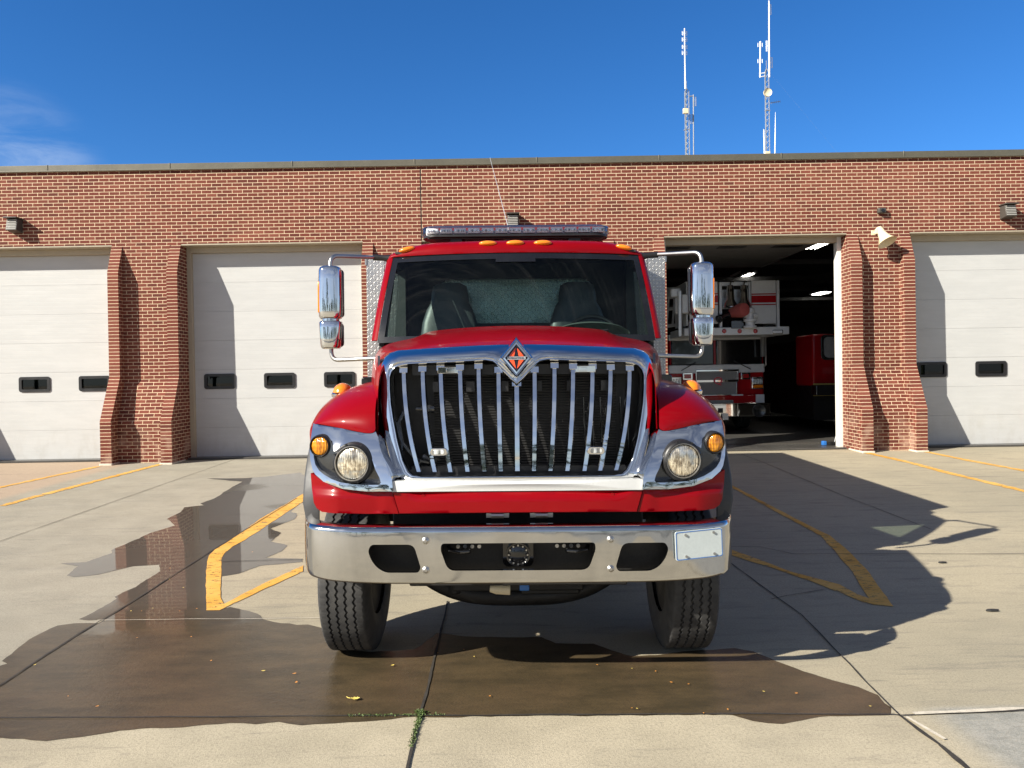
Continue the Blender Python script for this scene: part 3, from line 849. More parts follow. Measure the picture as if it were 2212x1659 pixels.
# ------------------------------------------------------------------ radio masts
MY = 45.0; PX = MY / F
def mast(name, label, xl, xr, vtop, vspire):
    base = at((xl + xr) / 2, 330, MY); base.z = gz(15.9)
    t = thing(name, label, 'radio mast', base, 'radio masts behind the station')
    return t, base
def lattice(org, xl, xr, vt, vs):
    m = MB(org)
    a = at(xl, vt, MY); b = at(xr, vt, MY)
    c_ = (a + b) / 2 + Vector((0, .24, 0)); zb = org[2]; zt = a.z
    lg = [Vector((a.x, MY, 0)), Vector((b.x, MY, 0)), Vector((c_.x, MY + .26, 0))]
    tip = Vector((c_.x, MY + .08, at(xl, vs, MY).z))
    for l in lg:
        m.tube([l + Vector((0, 0, zb)), l + Vector((0, 0, zt)), tip], [.026, .026, .02], 6)
    z = zb; k = 0
    while z < zt - .3:
        for i in range(3):
            p, q = lg[i], lg[(i + 1) % 3]
            m.tube([p + Vector((0, 0, z)), q + Vector((0, 0, z + .32))], .011, 4)
        z += .32; k += 1
    m.tube([tip - Vector((0, 0, .3)), tip + Vector((0, 0, .45))], .015, 5)
    return m
def dipole(m, u, v, h, off):
    """folded dipole: a slim loop standing off its pole"""
    p = at(u, v, MY); hh = h * PX / 2; w_ = .055
    m.tube([p + Vector((-w_, 0, -hh)), p + Vector((w_, 0, -hh)), p + Vector((w_, 0, hh)), p + Vector((-w_, 0, hh))], .022, 5, closed=True)
    m.tube([p, at(u + off, v, MY)], .018, 5)
u8 = lambda x: 1426.4 + x * .2182
v8 = lambda y: y * .2182
t, base = mast('radio_mast', 'slim lattice radio mast with a square cream box, left of the two', u8(240), u8(283), v8(900), v8(870))
lattice(base, u8(242), u8(282), v8(905), v8(870)).build('lattice', M['mastgrey'], t)
m = MB(base); m.tube([at(u8(247), v8(880), MY - .1), at(u8(240), v8(280), MY - .1)], [.045, .033], 8)
for y in (330, 392, 465, 525):
    for s in (-13, 13): dipole(m, u8(240 + s), v8(y), 8, -s * .2182)
m.build('antenna_pole', M['whitepole'], t)
m = MB(base); p = at(u8(250), v8(1100), MY - .3); m.box(p.x - .15, p.x + .15, p.y - .08, p.y + .08, p.z - .15, p.z + .15); m.tube([p, p + Vector((0, .4, 0))], .03, 6)
m.build('radio_box', M['cream'], t, bev=.02)
m = MB(base); m.tube([at(u8(330), v8(1600), MY), at(u8(327), v8(938), MY)], .033, 8); m.tube([at(u8(280), v8(957), MY), at(u8(328), v8(948), MY)], .03, 6)
dipole(m, u8(343), v8(1005), 20, -3.2); dipole(m, u8(312), v8(1180), 20, 3.4)
m.tube([at(u8(232), v8(1290), MY), at(u8(265), v8(1278), MY), at(u8(296), v8(1286), MY)], .03, 6)
m.build('side_antenna', M['mastgrey'], t)
t, base = mast('radio_mast', 'tall lattice radio mast carrying a round dish, right of the two', u8(1035), u8(1075), v8(690), v8(660))
lattice(base, u8(1036), u8(1074), v8(715), v8(672)).build('lattice', M['mastgrey'], t)
m = MB(base); m.tube([at(u8(1079), v8(765), MY - .1), at(u8(1077), v8(390), MY - .1), at(u8(1076), v8(8), MY - .1)], [.055, .048, .04], 8)
dipole(m, u8(1085), v8(95), 22, -2); dipole(m, u8(1058), v8(455), 23, 4); dipole(m, u8(1097), v8(620), 22, -4)
m.build('antenna_pole', M['whitepole'], t)
m = MB(base); m.tube([at(u8(987), v8(768), MY), at(u8(990), v8(410), MY)], .042, 8)
for y in (724, 757): m.tube([at(u8(988), v8(y + 4), MY), at(u8(1040), v8(y - 4), MY)], .028, 6)
for y in (445, 605):
    for s in (-12, 12): dipole(m, u8(988 + s), v8(y), 8, -s * .2182)
m.build('side_antenna', M['whitepole'], t)
m = MB(base); p = at(u8(1063), v8(915), MY - .35)
m.lathe([(.0, .03), (.12, .015), (.22, -.03), (.235, -.05), (.235, .06), (.0, .06)], p, (0, 1, 0), 24); m.build('dish', M['cream'], t)
m = MB(base); a, b = at(u8(1070), v8(1022), MY), at(u8(1186), v8(1004), MY); m.tube([a, b], .018, 6)
for k in range(6):
    q = a.lerp(b, .25 + .15 * k); m.tube([q - Vector((0, 0, .075)), q + Vector((0, 0, .075))], .010, 5)
m.tube([at(u8(1033), v8(1098), MY), at(u8(1055), v8(1092), MY), at(u8(1088), v8(1092), MY)], .03, 6)
m.build_each('yagi_antenna', M['mastgrey'], t)
m = MB(base); p = at(u8(1062), v8(1522), MY - .4); m.box(p.x - .14, p.x + .14, p.y - .08, p.y + .08, p.z - .15, p.z + .13); m.tube([p, p + Vector((0, .5, 0))], .03, 6); m.build('radio_box', M['cream'], t, bev=.02)
m = MB(base); a = at(u8(1090), v8(725), MY); b = at(u8(1700), v8(1450), MY); m.tube([a, a + (b - a) * 1.9], .0013, 4); m.build('guy_wire', M['mastgrey'], t)
for x0, x1, yb, ym, yt, lab in ((1134, 1138, 1560, 1305, 1110, 'thin white whip antenna on the roof right of the taller mast'), (1031, 1025, 1560, 1287, 1280, 'short white whip antenna on the roof left of the taller mast')):
    YW = 30.0; a, b, c_ = at(u8(x0), v8(yb), YW), at(u8(x1), v8(ym), YW), at(u8(x1 + 1), v8(yt), YW)
    t = thing('whip_antenna', lab, 'antenna', (a.x, a.y, 5.6))
    m = MB((a.x, a.y, 5.6)); m.tube([(a.x, a.y, 5.6), a, b, c_], [.024, .024, .022, .007], 8); m.build('whip', M['whitepole'], t)

# tree line and house across the street, only mirrored in the chrome
m = MB()
for k in range(26):
    x = -60 + k * 4.8 + random.uniform(-1.5, 1.5); y = -52 + random.uniform(-4, 4); h = random.uniform(5, 12)
    m.tube([(x, y, 0), (x, y, h * .6)], .2, 5)
    for q in range(150):
        an = random.uniform(0, 2 * PI); r = random.uniform(0, 1) ** .5 * h * .33; zz = random.uniform(h * .3, h); r *= math.sin(PI * min(1, max(.12, (h * 1.08 - zz) / (h * .8))))
        cc = Vector((x + math.cos(an) * r, y + math.sin(an) * r, zz)); s = random.uniform(.25, .6)
        a1 = Vector((random.uniform(-1, 1), random.uniform(-1, 1), random.uniform(-1, 1))).normalized() * s; b1 = a1.cross(Vector((random.uniform(-1, 1), random.uniform(-1, 1), 1))).normalized() * s
        m.add([cc - a1, cc + b1, cc + a1, cc - b1], [(0, 1, 2, 3)])
tag(m.build('treeline', M['foliage'], smooth=0, recalc=False), 'distant row of trees across the street mirrored in the chrome', 'trees', kind='stuff')

# ------------------------------------------------------------------ the red fire truck
TY = 4.15
truck = thing('fire_truck', 'red fire tanker truck with chrome grille parked outside facing the viewer', 'fire truck', (.012, TY, 0))
truck.rotation_euler = (0, .0075, -.006)
def loc(du, v, Y):
    return Vector((du * Y / F, Y - TY, CAMH + (809 - v) * Y / F))
def proj(du, v, yf, Y=4.5):
    for _ in range(8):
        p = loc(du, v, Y); Y = yf(p.x, p.z) + TY
    return loc(du, v, Y)
def mir(L):      # mirror a list of (du, v) points across the centre line, reversed
    return [(-a, b) for a, b in L[::-1]]
# --- grille surround
def Yg(x, z): return .16 + (1.21 - z) * -.20 + .10 * (x / .8) ** 2
half = [((0, 1040), (0, 1029)), ((120, 1040), (110, 1029)), ((200, 1040), (185, 1029)), ((255, 1040), (212, 1028.5)), ((272, 1038), (226, 1026)), ((277, 1021), (236, 1018)), ((279, 998), (248, 992)), ((288, 955), (259, 945)), ((295, 910), (266, 905)),
        ((298, 870), (271, 871)), ((299, 830), (273, 838)), ((299, 798), (273, 814)), ((297, 780), (269, 802)), ((291, 767), (261, 793)), ((281, 758.5), (250, 788.5)), ((262, 753), (232, 786)),
        ((200, 748.5), (165, 783.5)), ((120, 744.5), (92, 780.5)), ((75, 743), (66, 779)), ((50, 742.5), (51, 782)), ((34, 742), (39, 792)), ((22, 742), (26, 806)), ((10, 742), (13, 822)), ((0, 742), (0, 834))]
ringL = half + [((-a[0], a[1]), (-b[0], b[1])) for a, b in half[-2:0:-1]]
rows = []
for (ou, ov), (iu, iv) in ringL:
    po = proj(ou, ov, Yg); pi = proj(iu, iv, Yg)
    d = po - pi
    topf = max(0, min(1, (800 - ov) / 40))
    sidef = max(0, min(1, (abs(ou) - 200) / 80))
    prof = [(1.0, .15), (1.0, .085 + .03 * topf), (.97, .06 + .03 * topf), (.86, .034 + .03 * topf), (.66, .012 + .018 * topf), (.44, .0), (.27, -.004), (.20, .004), (.14, -.006), (.06, -.006), (.0, .006), (-.01, .05), (-.01, .12)]
    sc_ = max(.30, min(1.0, d.length / .115)) ** 1.2
    rows.append([pi + d * t + Vector((0, y * (sc_ if .2 < t < .99 else 1), 0)) for t, y in prof])
g = MB(); g.grid(rows + [rows[0]], flip=True)
grille = g.build('grille_surround', M['chrome'], truck, smooth=50)
# --- bars
bt = [(-244, 795), (-203, 793), (-164, 791), (-122, 790), (-82, 788), (-39, 797)]
bb = [(-213.5, 1018), (-179, 1018.5), (-145, 1019), (-108, 1018.5), (-71.5, 1018), (-36, 1018)]
def Yb_(x, z): return Yg(x, z) + .055 - .03 * max(0.0, 1 - ((z - 1.6) / .33) ** 2)
def bar(top, bot, w=.0155):
    L = []
    for k in range(15):
        t = k / 14
        e = t ** 2.1
        du = top[0] + (bot[0] - top[0]) * e; v = top[1] + (bot[1] - top[1]) * t
        L.append(proj(du, v, Yb_))
    rows = [[p + Vector((-w, .055, 0)), p + Vector((-w, .006, 0)), p + Vector((-w * .72, 0, 0)), p + Vector((w * .72, 0, 0)), p + Vector((w, .006, 0)), p + Vector((w, .055, 0))] for p in L]
    m = MB(); m.grid(rows, flip=False)
    p = L[0]; m.add([p + Vector((sx * w * 1.5, yy, zz)) for sx in (-1, 1) for yy, zz in ((-.014, -.022), (-.005, .012), (.06, .012), (.06, -.022))], [(0, 1, 2, 3), (7, 6, 5, 4), (0, 4, 5, 1), (1, 5, 6, 2), (3, 2, 6, 7), (0, 3, 7, 4)])
    m.build('grille_bar', M['chrome'], grille, smooth=30)
for a, b in zip(bt, bb):
    bar(a, b); bar((-a[0], a[1]), (-b[0], b[1]))
bar((0, 826), (0, 1018), .0175)
for s in (-1, 1):
    p = proj(s * 143, 797.5, Yb_); m = MB(); m.box(p.x - .075, p.x + .075, p.y - .004, p.y + .02, p.z - .022, p.z + .016); m.box(p.x - .024, p.x + .024, p.y - .012, p.y, p.z - .016, p.z + .009)
    m.build('hood_latch_plate', M['chrome'], grille, bev=.003)
    p = proj(s * 170, 975, lambda x, z: Yb_(x, z) - .028)
    m = MB(); m.prism(rrect(p.x, p.z, .098, .044, .02), lambda a, b, d: (a, d, b), p.y - .012, p.y + .02)
    q = m.build('grille_light', M['chrome'], grille, bev=.003)
    m = MB(); m.prism(rrect(p.x, p.z, .066, .028, .012), lambda a, b, d: (a, d, b), p.y - .018, p.y - .010); m.build('lens', M['ledlens'], q, bev=.002)
# --- radiator seen between the bars
def rad_mat():
    N = NT('radiator_fins'); o = N.obj(); x, y, z = N.xyz(o)
    w = N.math('SINE', N.math('MULTIPLY', z, 2 * PI / .016)); n = N.noise(o, 6, 4)
    d = N.noise(o, 55, 2, .6)
    c = N.mix(N.ramp(w, -.2, .8), (.0025, .0025, .0025), (.014, .0135, .013))
    c = N.mix(N.ramp(n, .45, .7), c, (.008, .008, .008))
    c = N.mix(N.math('MULTIPLY', N.ramp(d, .70, .76), .5), c, (.16, .15, .13))
    return N.done(N.bsdf(c, .55, .3, N.bump(w, .5, .004)))
M['rad'] = rad_mat()
m = MB(); m.box(-.50, .60, .50, .56, 1.22, 1.82)
m.build('radiator', M['rad'], truck)
m = MB()
m.quad((-.775, .62, 1.0), (.775, .62, 1.0), (.775, .62, 1.87), (-.775, .62, 1.87))
for s in (-.755, .755): m.quad((s, .41, 1.1), (s, .64, 1.1), (s, .64, 1.87), (s, .41, 1.87))
m.quad((-.78, .24, 1.19), (.78, .24, 1.19), (.78, .64, 1.19), (-.78, .64, 1.19)); m.quad((-.7, .42, 1.865), (.7, .42, 1.865), (.7, .64, 1.865), (-.7, .64, 1.865))
m.box(-.62, .66, .34, .40, 1.20, 1.265); m.box(-.62, .66, .42, .48, 1.80, 1.86)
for k in range(6): x = -.5 + k * .2; m.box(x, x + .05, .42, .47, 1.70, 1.76)
m.build('radiator_shroud', M['black'], truck)
m = MB()
m.tube([(-.66, .46, 1.62), (-.70, .40, 1.52), (-.68, .40, 1.40), (-.60, .38, 1.30), (-.52, .40, 1.28)], .012, 8)
for x in (.40, .45, .50, .62, .66): m.tube([(x, .47, 1.66), (x + .01, .47, 1.34)], .006, 6)
m.cyl((-.60, .42, 1.60), (-.52, .42, 1.60), .012, n=8); m.cyl((-.53, .42, 1.60), (-.49, .42, 1.60), .025, n=12)
m.tube([(-.56, .40, 1.32), (-.50, .40, 1.29), (-.47, .38, 1.31)], .02, 8)
m.build_each('coolant_pipe', M['darkchrome'], truck)
# --- emblem
def diamond(c, w, h): return [(c[0] - w, c[1]), (c[0], c[1] - h), (c[0] + w, c[1]), (c[0], c[1] + h)]
ec = proj(0, 774, Yg); ey = ec.y - .045; e2 = (ec.x, ec.z)
et = lambda dy: (lambda a, b: (a, ey + dy + (b - e2[1]) * .20, b))
m = MB()
ew, eh = 36 * (ec.y + TY) / F, 44 * (ec.y + TY) / F
for (a, d0), (b, d1) in zip(((1.08, .07), (1.0, .012), (.90, .0), (.83, .012), (.78, .002), (.68, .0), (.63, .014)), ((1.0, .012), (.90, .0), (.83, .012), (.78, .002), (.68, .0), (.63, .014), (.60, .02))):
    A = [Vector(et(d0)(*p)) for p in diamond(e2, ew * a, eh * a)]; B = [Vector(et(d1)(*p)) for p in diamond(e2, ew * b, eh * b)]
    for i in range(4): m.quad(A[i], A[(i + 1) % 4], B[(i + 1) % 4], B[i])
emb = m.build('emblem', M['chrome'], truck, smooth=0)
m = MB(); m.sheet(diamond(e2, ew * .62, eh * .62), et(.018)); m.build('emblem_field', M['blackgloss'], emb, smooth=0, recalc=False)
iw, ih = ew * .54, eh * .54; gap = ew * .035
m = MB()
for s in (-1, 1):
    for k in (-1, 1):
        L = [(e2[0] + s * gap, e2[1] + k * ih * .95), (e2[0] + s * iw * .80, e2[1] + k * ih * .17), (e2[0] + s * ew * .14, e2[1] + k * ih * .17)]
        m.sheet(L, et(.013), rim=(0, .005, 0))
m.build('emblem_inlay', M['orange'], emb, smooth=0, recalc=False)
m = MB(); m.sheet([(e2[0] - iw * 1.0, e2[1] - ih * .13), (e2[0] + iw * 1.0, e2[1] - ih * .13), (e2[0] + iw * 1.0, e2[1] + ih * .13), (e2[0] - iw * 1.0, e2[1] + ih * .13)], et(.010), rim=(0, .008, 0))
m.build('emblem_band', M['silver'], emb, smooth=0, recalc=False)
text_mesh('emblem_lettering', 'INTERNATIONAL', .0145, M['black'], emb, Matrix.Translation((e2[0], ey + .0085, e2[1])) @ Matrix.Rotation(R(90), 4, 'X'), sx=.82)
# --- white strip and red valances
def Yw(x, z): return .135 + .05 * (x / .8) ** 2 + (z - 1.15) * .05
m = MB(); m.sheet([(-272, 1061), (272, 1061), (275, 1039), (262, 1037.5), (-262, 1037.5), (-275, 1039)], lambda a, b: proj(a, b, Yw), step=18, rim=(0, .06, 0))
m.build('lower_panel', M['white'], truck, recalc=False, smooth=40)
def Yv(x, z):
    bz = (z - 1.09) / .06
    crease = .012 * max(-1, min(1, (z - 1.115) / .014))
    k = 1 if abs(x) < .55 else max(0, 1 - (abs(x) - .55) / .08)
    return .15 + .05 * (x / .8) ** 2 + (crease + .012) * k
m = MB(); m.sheet([(-257, 1108), (257, 1108), (270, 1061.6), (-270, 1061.6)], lambda a, b: proj(a, b, Yv), step=7, rim=(0, .07, 0))
val = m.build('front_valance', M['red'], truck, recalc=False, smooth=60)
m = MB()
for s in (-1, 1):
    p = proj(s * 205, 1071, lambda x, z: Yv(x, z) - .004); m.cyl(p, p + Vector((0, .03, 0)), .011, n=10)
m.build_each('valance_bolt', M['red'], val)
def Yz(x, z): return .185 + .16 * max(0, abs(x) - .70) + .40 * max(0, abs(x) - 1.0) ** 1.5 + (z - 1.3) * .30 + .75 * (z - 1.3) ** 2 + .10 * max(0, abs(x) - .7) ** 2
def Yzv(x, z):
    bl = max(0, min(1, (abs(x) - .66) / .3))
    return .16 + .05 * min(1, (abs(x) / .8)) ** 2 + .12 * max(0, abs(x) - .75) + .75 * max(0, abs(x) - 1.02) ** 1.5 + .012 * math.tanh((z - 1.13) / .012) * bl
sv = [(-448, 1019), (-446, 1050), (-442, 1083), (-436, 1095), (-425, 1103), (-400, 1106.5), (-330, 1108), (-258.5, 1108.5), (-271.5, 1061.5), (-330, 1060.5), (-380, 1054), (-420, 1038), (-438, 1024)]
for s in (-1, 1):
    L = sv if s < 0 else mir(sv)
    m = MB(); m.sheet(L, lambda a, b: proj(a, b, Yzv), step=7, rim=(-s * .03, .10, 0))
    m.build('fender_valance', M['red'], truck, recalc=False, smooth=50)
# --- headlamp bezels
bez = [(-441, 911), (-380, 922), (-327, 934), (-314, 934), (-306, 930), (-301, 942), (-298, 960), (-291, 985), (-281, 1010), (-272, 1033), (-270, 1060), (-327, 1060), (-380, 1053.5), (-420, 1038), (-438, 1022), (-444, 1011), (-448.5, 990), (-449.5, 970), (-447, 945), (-444, 925)]
inset = [(-441, 975), (-441, 985), (-438, 1000), (-430, 1013), (-420, 1022), (-403, 1032), (-385, 1039), (-360, 1043.5), (-330, 1045.5), (-300, 1045.6), (-296, 1041), (-299, 1030), (-307, 1014), (-313, 995), (-320, 978), (-334, 965), (-352, 958), (-372, 959), (-390, 968), (-397, 972),
         (-399, 960), (-404, 948), (-413, 940), (-425, 937), (-436, 941), (-442, 952)]
for s in (-1, 1):
    B_ = bez if s < 0 else mir(bez); I_ = inset if s < 0 else mir(inset)
    m = MB(); m.sheet(B_, lambda a, b: proj(a, b, Yz), [I_], step=6, rim=(-s * .02, .09, 0))
    bz = m.build('headlight_bezel', M['chrome'], truck, recalc=False, smooth=60)
    m = MB()
    def Yi(x, z): return Yz(x, z) + .018 + (.30 * (z - 1.33) if True else 0) * -1.0
    m.sheet(I_, lambda a, b: proj(a, b, Yi), step=6)
    m.build('bezel_inset', M['darkchrome'], bz, recalc=False, smooth=60)
    for du, v, r0, r1, lens, nm, ring in ((356.5, 998, .093, .118, 'headlamp', 'headlight', 'headlight_ring'), (425, 960, .054, .068, 'amber', 'turn_signal', 'signal_ring')):
        p = proj(s * du, v, Yz); ax = Vector((s * (.10 if r0 > .08 else .22), -1, .0)).normalized()
        m = MB()
        pr = [(0, .030)] + [(r0 * math.sin(R(k * 10)), .010 + .020 * math.cos(R(k * 10))) for k in range(1, 10)] + [(r0, -.05)]
        m.lathe(pr, p, ax, 40)
        hl = m.build(nm, M[lens], truck, smooth=60)
        m = MB(); m.lathe([(r0 * .99, .0), (r0 * 1.02, .022), (r0 * 1.10, .026), (r0 * 1.15, .016), (r1 * .97, .012), (r1, -.002), (r1 * 1.02, -.05)], p, ax, 40)
        if r0 > .08:
            for k in range(8):
                an = 2 * PI * k / 8 + .3; q = p + Vector((math.cos(an) * r0 * 1.2, 0, math.sin(an) * r0 * 1.2)); q += ax * .008
                m.cyl(q, q + ax * .012, .006, n=8)
        m.build(ring, M['black'], hl, smooth=40)
        if r0 > .08:
            m = MB(); m.lathe([(r0 * 1.0, .015), (r0 * 1.03, .024), (r0 * 1.06, .024), (r0 * 1.08, .015)], p + ax * .004, ax, 40); m.build('retaining_ring', M['steel'], hl)
# --- fenders
def fender(s):
    front = [(-306, 930.5), (-316, 934), (-327, 933.5), (-352, 928.5), (-380, 922), (-410, 916.5), (-430, 912.5), (-442, 910.5)]
    back = [(-.845, 1.775), (-.93, 1.765), (-1.03, 1.74), (-1.115, 1.708), (-1.19, 1.66), (-1.25, 1.60), (-1.285, 1.53), (-1.30, 1.45)]
    FA = [proj(a, b, Yz) for a, b in front]
    BK = [Vector((x, .86, z)) for x, z in back]
    rows = []
    for k in range(15):
        t = k / 14; a = t * PI / 2; row = []
        for p, q in zip(FA, BK):
            row.append(Vector((p.x + (q.x - p.x) * math.sin(a) ** 1.2, p.y + (q.y - p.y) * (1 - math.cos(a)), p.z + (q.z - p.z) * math.sin(a))))
        rows.append(row)
    for k in range(1, 7):
        t = k / 6
        rows.append([Vector((q.x, .86 + .75 * t, q.z - .06 * t * t - .25 * t ** 3 * (i / 7))) for i, q in enumerate(BK)])
    # outer skirt
    rows = [r + [Vector((r[-1].x * 1.004, r[-1].y + .02, r[-1].z - .05)), Vector((r[-1].x, r[-1].y + .03, r[-1].z - .12))] for r in rows]
    rows = [[p + Vector((0, -.003, .001)) for p in r] for r in rows]
    if s > 0: rows = [[Vector((-p.x, p.y, p.z)) for p in r] for r in rows]
    m = MB(); m.grid(rows, flip=s < 0)
    f = m.build('fender', M['red'], truck, smooth=60)
    sb = f.modifiers.new('sub', 'SUBSURF'); sb.levels = 1; sb.render_levels = 2
    # marker lamp on the crown
    c = loc(s * 376, 838, 5.0); c.z += .0
    m = MB()
    for ry, rz, sc in ((.0, .0, 1),):
        pr = []
        n = 10
        rows = []
        for i in range(n + 1):
            th = PI * i / n
            rows.append([Vector((c.x + math.cos(th) * .062, c.y + math.sin(ph) * math.sin(th) * .085, c.z - .02 + math.cos(ph) * math.sin(th) * .062)) for ph in [PI * (j / 10 - .5) for j in range(11)]])
        m.grid(rows)
    mk = m.build('marker_lamp', M['amberflat'], f, smooth=60)
    m = MB(); m.lathe([(.07, -.02), (.074, .0), (.066, .012), (.06, .012)], (c.x, c.y, c.z - .03), (0, 0, 1), 24); m.build('lamp_base', M['chrome'], mk)
    # wheel-arch flare of black rubber
    m = MB(); rows = []
    for k in range(25):
        a = R(-8 + 180 * k / 24); y = 1.10 - math.cos(a) * .63; z = .98 + math.sin(a) * .58
        w = .085 if k > 1 else .07
        rows.append([Vector((s * 1.20, y + .02, z - .03)), Vector((s * 1.20, y, z)), Vector((s * (1.20 + w), y, z - .004)), Vector((s * (1.215 + w), y + .012, z - .018)), Vector((s * (1.21 + w), y + .03, z - .05)), Vector((s * 1.20, y + .02, z - .03))])
    m.grid(rows)
    m.add(rows[0][:5], [(0, 1, 2, 3, 4)])
    m.build('wheel_arch_flare', M['rubber'], f, smooth=50)
    # inner liner
    m = MB(); rows = []
    for k in range(13):
        a = R(48 + 130 * k / 12); y = 1.10 - math.cos(a) * .60; z = .98 + math.sin(a) * .55
        rows.append([(s * .80, y, z), (s * 1.20, y, z)])
    m.grid(rows); m.build('wheel_well', M['chassis'], f)
for s in (-1, 1): fender(s)
# --- hood
FS = [(0, 1.972), (.25, 1.975), (.45, 1.975), (.60, 1.968), (.70, 1.952), (.755, 1.925), (.79, 1.885), (.805, 1.82), (.81, 1.65), (.815, 1.40)]
BS = [(0, 2.157), (.28, 2.152), (.56, 2.132), (.665, 2.118), (.735, 2.072), (.92, 2.050), (1.02, 2.005), (1.065, 1.93), (1.075, 1.75), (1.075, 1.40)]
def hood():
    rows = []
    for k in range(19):
        t = k / 18; row = []
        y0, y1 = proj(0, 742, Yg).y + .115, 1.47
        for i, (a, b) in enumerate(zip(FS, BS)):
            tt = t; x = a[0] + (b[0] - a[0]) * tt ** .72
            zz = a[1] + (b[1] - a[1]) * (t ** .85)
            yy = y0 + (y1 - y0) * t
            if i < 4: zz += .028 * math.sin(PI * min(1, t * 1.1)) * (1 - i / 4)
            yy += (.10 if i < 6 else .03 if i == 6 else -.055) * (a[0] / .8) ** 2 * (1 - t) + .10 * (x / 1.05) ** 2 * t
            row.append(Vector((x, yy, zz)))
        full = [Vector((-p.x, p.y, p.z)) for p in row[:0:-1]] + row
        rows.append(full)
    # roll the front edge down behind the chrome
    r0 = [p + Vector((0, -.05, -.014)) for p in rows[0]]; r1 = [p + Vector((0, -.065, -.05)) for p in rows[0]]
    m = MB(); m.grid([r1, r0] + rows, flip=True)
    h = m.build('hood', M['red'], truck, smooth=60)
    sb = h.modifiers.new('sub', 'SUBSURF'); sb.levels = 1; sb.render_levels = 2
    return h
hd = hood()
for s in (-1, 1):
    # black gap strip behind the chrome surround, grey side louvre, rubber latch
    m = MB(); rows = []
    for v in (765, 800, 840, 880, 915, 945, 975):
        p = proj(s * (299 - max(0, v - 900) * .1), v, Yg); rows.append([p + Vector((s * .004, .09, 0)), p + Vector((s * .022, .11, 0)), p + Vector((s * .026, .17, 0))])
    m.grid(rows); m.build('hood_seal', M['black'], hd)
    m = MB(); p = loc(s * 318, 848, 4.95); m.grid([[Vector((s * .835, .60 + .02 * k, 1.86 - .05 * k)), Vector((s * .855, .86 + .0 * k, 1.88 - .05 * k))] for k in range(7)]); m.build('side_vent', M['silver'], hd)
    m = MB(); p = loc(s * 320, 824, 5.05)
    m.prism(rrect(p.x, p.z, .085, .075, .02), lambda a, b, d: (a, d, b), p.y - .03, p.y + .03); m.tube([p, p + Vector((-s * .07, 0, -.01))], .014, 8); m.tube([p + Vector((0, 0, -.02)), p + Vector((s * .01, .02, -.10))], .018, 8)
    m.build('hood_latch', M['blackgloss'], hd, bev=.012)
# --- bumper
BZ0, BZ1 = .664, .975
def by(x):     # plan curve of the bumper face
    a = max(0.0, abs(x) - .80)
    return .012 * (x / .8) ** 2 + .62 * a ** 2.1 + (max(0, abs(x) - 1.13) * 12) ** 2 * .10
XE = 1.228
def bprof(x):
    e = max(0, (abs(x) - 1.0) / .228)
    lo = BZ0 + .012 * max(0, abs(x) - .7) / .5 + .030 * e ** 2; hi = BZ1 + .004 * e
    return lo, hi
def bface(x, z):
    lo, hi = bprof(x); t = (z - lo) / (hi - lo)
    bul = .010 * math.sin(PI * max(0, min(1, t)))
    edge = .028 * max(0, (t - .93) / .07) ** 2 + .022 * max(0, (.05 - t) / .05) ** 2
    return Vector((x, by(x) - bul + edge, z))
def uvb(L): # grid positions to bumper-plane coordinates
    return [(loc(a, v, TY).x, loc(a, v, TY + .02).z) for a, v in L]
def rnd(L, r, n=4):
    out = []; k = len(L)
    for i in range(k):
        p, a, b = Vector(L[i]), Vector(L[i - 1]), Vector(L[(i + 1) % k])
        d1, d2 = (a - p), (b - p); rr = min(r, d1.length * .45, d2.length * .45)
        s0, s1 = p + d1.normalized() * rr, p + d2.normalized() * rr
        for q in range(n + 1):
            t = q / n; out.append(tuple(s0 * (1 - t) ** 2 + p * 2 * t * (1 - t) + s1 * t * t))
    return out
hl_ = [(-319, 1174), (-226, 1174), (-211, 1225), (-217, 1235), (-288, 1235), (-307, 1224), (-320, 1206), (-326, 1187)]
hc_ = [(-166, 1172), (166, 1172), (168, 1186), (152, 1231), (-152, 1231), (-168, 1186)]
holes = [rnd(uvb(hl_), .035), rnd(uvb(hc_), .04), rnd(uvb(mir(hl_)), .035)]
xc = .86
cz_ = [bprof(xc)[0] + .018 + (bprof(xc)[1] - bprof(xc)[0] - .046) * k / 16 for k in range(1, 16)]
outer = [(x, bprof(x)[0] + .018) for x in [(-xc + 2 * xc * k / 40) for k in range(41)]] + [(xc, z) for z in cz_] + [(x, bprof(x)[1] - .028) for x in [(xc - 2 * xc * k / 40) for k in range(41)]] + [(-xc, z) for z in cz_[::-1]]
m = MB(); m.sheet(outer, bface, holes, step=.045)
for L in holes:
    A = [bface(a, b) for a, b in L]; n = len(A)
    for d0, g0, d1, g1 in ((0, 0, .012, .0), (.012, 0, .03, 0)):
        m.add([p + Vector((0, d0, 0)) for p in A] + [p + Vector((0, d1, 0)) for p in A], [(i, (i + 1) % n, n + (i + 1) % n, n + i) for i in range(n)])
def col(x):
    lo, hi = bprof(x); L = []
    for k in range(17):
        L.append(bface(x, lo + .018 + (hi - lo - .046) * k / 16))
    return L
def lip(x, topside):
    lo, hi = bprof(x); b = by(x); L = []
    nx = 1 if x > 0 else -1
    if topside:
        z = hi - .028; p = bface(x, z); 
        for k in range(9):
            a = R(90 * k / 8); L.append(Vector((x, p.y + .030 * (1 - math.cos(a)), z + .028 * math.sin(a))))
        e_ = max(0, (abs(x) - 1.0) / .228); L.append(Vector((x * (1 - .0 * e_), p.y + .10 + .05 * e_, hi + .001 + .006 * e_)))
    else:
        z = lo + .018; p = bface(x, z)
        for k in range(7):
            a = R(90 * k / 6); L.append(Vector((x, p.y + .022 * (1 - math.cos(a)), z - .018 * math.sin(a))))
        L.append(Vector((x, p.y + .06, lo)))
    return L
